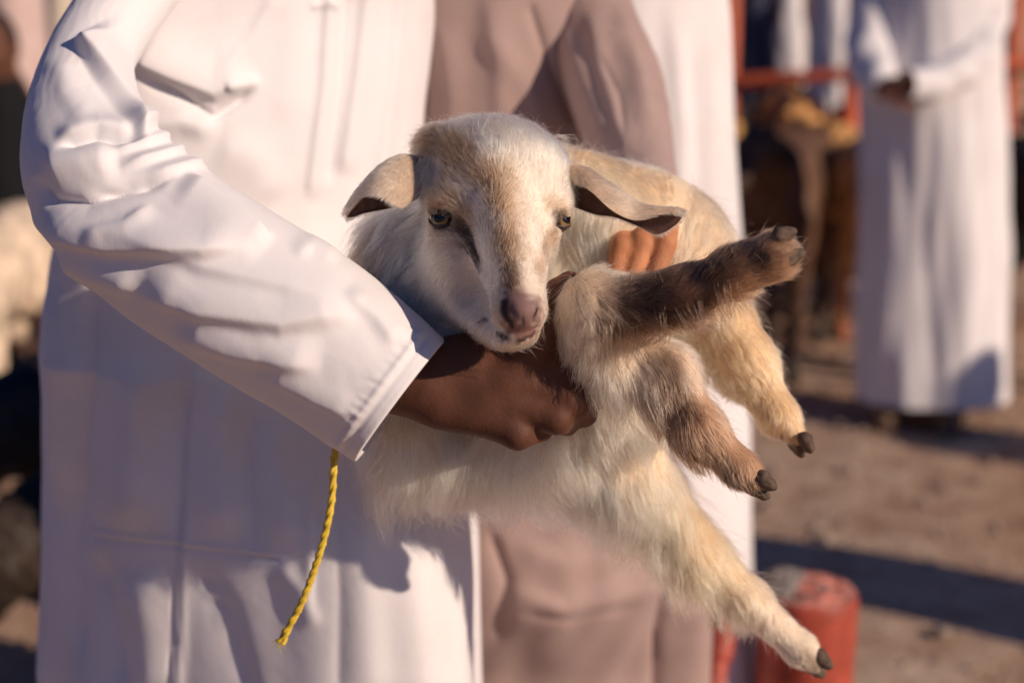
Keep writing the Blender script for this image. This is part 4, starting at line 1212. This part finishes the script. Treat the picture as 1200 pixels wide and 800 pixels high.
for k in range(3):
    ph = L_ / .024 * 2 * math.pi + 1.1 * np.sin(L_ * 45 + 1) + k * 2.094
    spread = 1 + 1.1 * np.clip((L_ / L_[-1] - .93) / .07, 0, 1)
    q = ctr + (sd * np.cos(ph)[:, None] + ud * np.sin(ph)[:, None]) * (.0011 * spread)[:, None]
    nc = 9; th = np.linspace(0, 2 * math.pi, nc, endpoint=False)
    rr = .0016 * (1 + .15 * np.sin(ph * 3) + .12 * np.sin(L_ * 900 + k * 2))
    V = (q[:, None] + (sd[:, None] * np.cos(th)[None, :, None] + ud[:, None] * np.sin(th)[None, :, None]) * rr[:, None, None]).reshape(-1, 3)
    V = np.concatenate([V, q[:1], q[-1:]])
    F = grid_faces(len(q), nc).tolist(); e = len(q) * nc
    F += [[e, (i + 1) % nc, i] for i in range(nc)] + [[e + 1, e - nc + i, e - nc + (i + 1) % nc] for i in range(nc)]
    mesh_obj('strand', V, F, m, cord)
    ff = []; 
nfr = 60
pf = np.repeat(ctr[-1:], nfr, 0) + RNG.normal(0, .0014, (nfr, 3)); nf_ = RNG.normal(size=(nfr, 3)); nf_ /= np.linalg.norm(nf_, axis=1, keepdims=True)
strands('frayed_end', pf, nf_, np.tile(T[-1], (nfr, 1)), np.full(nfr, .007), np.tile(np.array([.62, .44, .05]), (nfr, 1)), cord, M['fur'], lift=.25, droop=.2, clump=0, r0=.00012, mess=.3)

# ------------------------------------------------------------------ goats in the background
def beast(base, face, sc, c1, c2, label, turn=0.0, horns=False, shag=.006, head_down=0.0, group=None):
    Rm = rz(face); B = np.array([base[0], base[1], 0.0])
    q = lambda x, y, z: B + Rm @ (np.array([x, y, z]) * sc)          # looks to -y
    R3 = np.stack([Rm[:, 0], Rm[:, 1], Rm[:, 2]])
    hz = .90 - head_down; hy = -.52
    Rt = Rm @ rz(turn); h = lambda x, y, z: q(0, hy, hz) + Rt @ (np.array([x, y, z]) * sc)
    A = lambda c: dict(len=.01, col=np.array(c))
    pr = [Ell(q(0, -.20, .58), np.array((.135, .20, .17)) * sc, R3, .05, **A(c1)), Ell(q(0, .14, .58), np.array((.14, .24, .165)) * sc, R3, .05, **A(c1)),
          Cap(q(0, -.32, .64), .095 * sc, h(0, .05, -.02), .06 * sc, .04, **A(c1)), Ell(h(0, .0, .02), np.array((.058, .075, .062)) * sc, R3, .03, **A(c2)),
          Cap(h(0, -.03, .0), .050 * sc, h(0, -.17, -.085), .030 * sc, .025, **A(c2)), Cap(q(0, .36, .66), .03 * sc, q(0, .44, .62), .018 * sc, .02, **A(c1))]
    for sx in (-1, 1):
        pr += [Cap(h(sx * .05, .02, .03), .024 * sc, h(sx * .12, .01, -.03), .022 * sc, .01, **A(c2)), Cap(h(sx * .12, .01, -.03), .020 * sc, h(sx * .14, -.01, -.11), .010 * sc, .01, **A(c2))]
        if horns:
            pr += [Cap(h(sx * .025, .0, .07), .014 * sc, h(sx * .04, .06, .14), .011 * sc, .006, **A((.05, .04, .03))), Cap(h(sx * .04, .06, .14), .011 * sc, h(sx * .06, .14, .13), .005 * sc, .006, **A((.05, .04, .03)))]
        pr += [Cap(q(sx * .08, -.28, .50), .062 * sc, q(sx * .085, -.27, .30), .034 * sc, .03, **A(c1)), Cap(q(sx * .085, -.27, .30), .030 * sc, q(sx * .085, -.26, .08), .021 * sc, .012, **A(c2)),
               Cap(q(sx * .085, -.26, .08), .022 * sc, q(sx * .085, -.285, .02), .026 * sc, .01, **A((.05, .04, .03))),
               Cap(q(sx * .085, .24, .50), .085 * sc, q(sx * .09, .20, .36), .048 * sc, .03, **A(c1)), Cap(q(sx * .09, .20, .36), .042 * sc, q(sx * .085, .31, .25), .027 * sc, .015, **A(c1)),
               Cap(q(sx * .085, .31, .25), .026 * sc, q(sx * .085, .29, .07), .021 * sc, .012, **A(c2)), Cap(q(sx * .085, .29, .07), .022 * sc, q(sx * .085, .265, .02), .026 * sc, .01, **A((.05, .04, .03)))]
    nz, n2 = Noise(int(face * 100) % 97, 26 / sc), Noise(5, 9)
    V, F = skin(pr, .011 * sc, lambda v: shag * nz(v * np.array([1, 1, .35])))
    c = attrs(V, pr, ['col'], .02)[0]
    c = c * (1 + .25 * n2(V)[:, None])
    o = empty('goat', B, label, 'goat', group)
    mesh_obj('body', V, F, M['hide'], o, col=np.clip(c, .006, .9))
    for sx in (-1, 1):
        V, F = skin([Ell(h(sx * .048, -.035, .022), np.array((.012, .013, .012)) * sc, None, .002)], .004 * sc)
        mesh_obj('eye', V, F, M['hair'], o)
g_ = 'goats standing behind the people'
def at(px, Y): return W(px, 300, Y)[:2]
beast(at(918, 5.3), math.radians(-20), 1.20, (.11, .055, .032), (.07, .035, .022), 'dark brown goat behind the red rail, nearest the tan foreleg', -.3, True, head_down=.2, group=g_)
beast(at(1003, 5.35), math.radians(195), 1.18, (.60, .32, .12), (.40, .2, .09), 'orange tan goat half hidden behind the distant white robe', -.5, head_down=.12, group=g_)
beast(at(870, 6.0), math.radians(-60), 1.22, (.62, .42, .14), (.58, .40, .16), 'yellowish goat under the left end of the red rail', .2, group=g_)
beast(at(945, 6.35), math.radians(75), 1.25, (.30, .205, .11), (.28, .19, .11), 'olive brown goat under the middle of the red rail', .4, group=g_)
beast(at(1215, 5.2), math.radians(15), 1.15, (.016, .013, .014), (.016, .013, .014), 'black goat at the right edge of the photo', .2, group=g_)
beast(at(1235, 6.2), math.radians(70), 1.35, (.56, .42, .30), (.55, .42, .30), 'pale tan goat behind the black goat at the right edge', .2, group=g_)
beast(at(2, 4.1), math.radians(-8), 1.0, (.62, .50, .38), (.50, .34, .22), 'pale cream goat at the left edge behind the white sleeve', .25, head_down=.33, group=g_)
beast(at(6, 2.75), math.radians(-50), .85, (.014, .012, .013), (.014, .012, .013), 'black goat at the left edge, beside the white robe hem', .2, head_down=.2, group=g_)

beast(at(-14, 2.35), math.radians(-30), .66, (.03, .02, .015), (.025, .017, .013), 'added dark brown goat standing in for shaded ground in the bottom left corner beside the white robe', .2, head_down=.3, group=g_)  # added to darken the corner where the ground lies in shade

# ------------------------------------------------------------------ people in the background
def bystander(px, Y, rows, mat, face, label, hem=.07, depth=.15, hand=None, folds=(), seed=1, H=1.7, skinm='skin', capm=None, sleeves=(), group=None, neck=None):
    b = W(px, 300, Y); b[2] = 0
    o = empty('person', b, label, 'person', group)
    pr, q, Rr = figure(b[:2], face, H, bulk=.8)
    parts = [skin(pr, .012)]
    for c in (hand or []): parts.append(skin(hand_solids(*c), .004))
    mesh_obj('body', *merge(parts), M[skinm], o)
    if capm: hair_cap(q, Rr, M[capm], o)
    else: hair_cap(q, Rr, M['hair'], o, 'hair')
    shoes(q, o, M['leather'])
    robe('robe', rows, Y, list(folds), mat, o, hem, depth, nr=130, nc=130, seed=seed, wob=.006, top=(float(b[0]), neck or 1.48 * H / 1.7, .065))
    for s_ in sleeves: sleeve('sleeve', s_, [], mat, o, nr=60, nc=48, wob=.004, seed=seed + 3)
    return o
def D(px, py, Y):
    v = W(px, py, Y); return (px, py, float((v - CAM) @ FWD))
def S_(*q): return [(*D(a, b, Y), r) for a, b, Y, r in q]
Y4 = 4.5
bystander(1093, Y4, [(-38, 1040, 1150), (-15, 1018, 1168), (0, 1014, 1173), (100, 1008, 1179), (300, 1004, 1181), (440, 1004, 1181), (480, 1004, 1181)], M['white_cloth'], math.radians(-25),
          'person in a white robe standing in the background, hands held at the waist', hem=.075, depth=.17, seed=81, capm='white_cloth',
          hand=[(W(1036, 104, 4.26), RIGHT * .9 + UP * .1, FWD, .8)], skinm='skin_b',
          folds=[Fold([(1040, 140), (1046, 300), (1030, 470)], 12, 12, 16, .2), Fold([(1120, 100), (1130, 300), (1126, 470)], 8, 20, 16, .2), Fold([(1025, 200), (1020, 340), (1018, 470)], -14, 9, 10, .2), Fold([(1090, 120), (1085, 260), (1090, 460)], -7, 12, 12, .2)],
          sleeves=[S_((1040, -42, 4.55, 24), (1024, 0, 4.50, 25), (1018, 60, 4.42, 26), (1030, 94, 4.32, 24), (1040, 103, 4.28, 17)),
                   S_((1148, -42, 4.55, 24), (1160, 0, 4.48, 24), (1140, 70, 4.36, 24), (1096, 96, 4.28, 20), (1062, 100, 4.22, 17))])
g2 = 'people beyond the goat pen'
bystander(878, 7.4, [(-20, 862, 900), (0, 858, 906), (60, 856, 908), (300, 854, 912)], M['navy_cloth'], .2, 'person in navy clothes beyond the left end of the red rail', seed=82, depth=.12, group=g2)
bystander(922, 7.9, [(-20, 905, 938), (0, 902, 942), (60, 900, 944), (300, 898, 948)], M['white_cloth'], -.3, 'person in white beside the navy clothed one beyond the red rail', seed=83, depth=.12, capm='white_cloth', group=g2)
bystander(975, 7.2, [(-20, 955, 994), (0, 952, 998), (60, 948, 1000), (300, 946, 1002)], M['white_cloth'], .3, 'person in white beyond the red rail, beside its red upright', seed=84, depth=.12, capm='white_cloth', group=g2)
g3 = 'people at the left edge'
bystander(22, 5.4, [(-30, 0, 42), (0, -8, 48), (60, -10, 52), (300, -14, 56)], M['pink_cloth'], .3, 'person in a pale pink robe at the left edge', seed=85, depth=.14, capm='white_cloth', group=g3)
bystander(78, 5.9, [(-30, 55, 100), (0, 50, 106), (60, 48, 108), (300, 46, 112)], M['cream_cloth'], -.2, 'person in a cream robe beside the pale pink robe at the left', seed=86, depth=.14, capm='white_cloth', group=g3)
bystander(10, 4.6, [(118, -20, 40), (140, -26, 44), (300, -30, 50), (420, -34, 54)], M['black_cloth'], .1, 'child in black clothes standing in front of the pale pink robe', seed=87, depth=.12, H=1.28, group=g3)

def outsider(x, y, label, seed):
    px_, _, d_ = proj(np.array([[x, y, 1.0]])); px_ = float(px_[0]); k = FPX / float(d_[0])
    py = lambda z: float(proj(np.array([[x, y, z]]))[1][0])
    wd = lambda h: (px_ - h * k, px_ + h * k)
    bystander(px_, y, [(py(1.40), *wd(.17)), (py(1.36), *wd(.20)), (py(1.0), *wd(.19)), (py(.5), *wd(.22)), (py(.1), *wd(.24))], M['white_cloth'], 1.0, label, seed=seed, depth=.17, capm='white_cloth')
outsider(2.35, 2.25, 'person in a white robe just right of the view, near the red post', 95)
outsider(4.3, 2.70, 'person in a white robe right of the view, farther from the red post', 96)

# ------------------------------------------------------------------ pen railing and the wall far behind
def pipe(a, b, r, name, parent, mat, n=14):
    a, b = np.array(a, float), np.array(b, float)
    T_ = (b - a) / np.linalg.norm(b - a); s1 = np.cross(T_, [.3, .9, .2]); s1 /= np.linalg.norm(s1); s2 = np.cross(T_, s1)
    th = np.linspace(0, 2 * math.pi, n, endpoint=False)
    ring = np.cos(th)[:, None] * s1 + np.sin(th)[:, None] * s2
    V = np.concatenate([a + ring * r * .7 - T_ * .0, a + ring * r + T_ * r * .3, b + ring * r - T_ * r * .3, b + ring * r * .7, [a], [b]])
    F = grid_faces(4, n).tolist() + [[4 * n, (i + 1) % n, i] for i in range(n)] + [[4 * n + 1, 3 * n + i, 3 * n + (i + 1) % n] for i in range(n)]
    return mesh_obj(name, V, F, mat, parent)
M['rail_paint'] = plain('orange_red_paint', (.56, .115, .045), .55, .3, 18, .3, .003)
f0, f1 = W(820, 98, 5.75), W(1420, 60, 5.75)
pen = empty('pen_railing', ((f0[0] + f1[0]) / 2, 5.75, 0), 'red painted pipe railing of the goat pen in the background', 'railing')
for k, dz in enumerate((0, -.36, -.72)):
    pipe(f0 + [0, 0, dz], f1 + [0, 0, dz], .026, 'rail', pen, M['rail_paint'])
for px in (857, 1003, 1190, 1330):
    t = (W(px, 90, 5.75)[0] - f0[0]) / (f1[0] - f0[0]); c = f0 + (f1 - f0) * t
    pipe((c[0], 5.81, -.05), (c[0], 5.81, 1.62), .034, 'post', pen, M['rail_paint'])
def far_wall():
    o = empty('wall', (0, 15, 0), 'low mud plastered wall far behind the goat pen', 'wall')
    nxw, nzw = 120, 24
    X, Z = np.meshgrid(np.linspace(-22, 22, nxw), np.linspace(-.1, 2.6, nzw), indexing='ij')
    fr_ = np.stack([X, np.full_like(X, 15.0), Z], -1).reshape(-1, 3); nz = Noise(91, .8); fr_[:, 1] += .05 * nz(fr_)
    bk = fr_ + np.array([0, .45, 0])
    i = np.arange(nxw - 1)[:, None]; j = np.arange(nzw - 1)[None]
    f = np.stack([i * nzw + j, (i + 1) * nzw + j, (i + 1) * nzw + j + 1, i * nzw + j + 1], -1).reshape(-1, 4)
    k = len(fr_)
    top = np.array([[a * nzw + nzw - 1, (a + 1) * nzw + nzw - 1, (a + 1) * nzw + nzw - 1 + k, a * nzw + nzw - 1 + k] for a in range(nxw - 1)])
    mesh_obj('plaster_face', np.concatenate([fr_, bk]), np.concatenate([f, f[:, ::-1] + k, top]), plain('mud_plaster', (.38, .26, .18), .95, .3, 1.5, .6, .03), o)
far_wall()
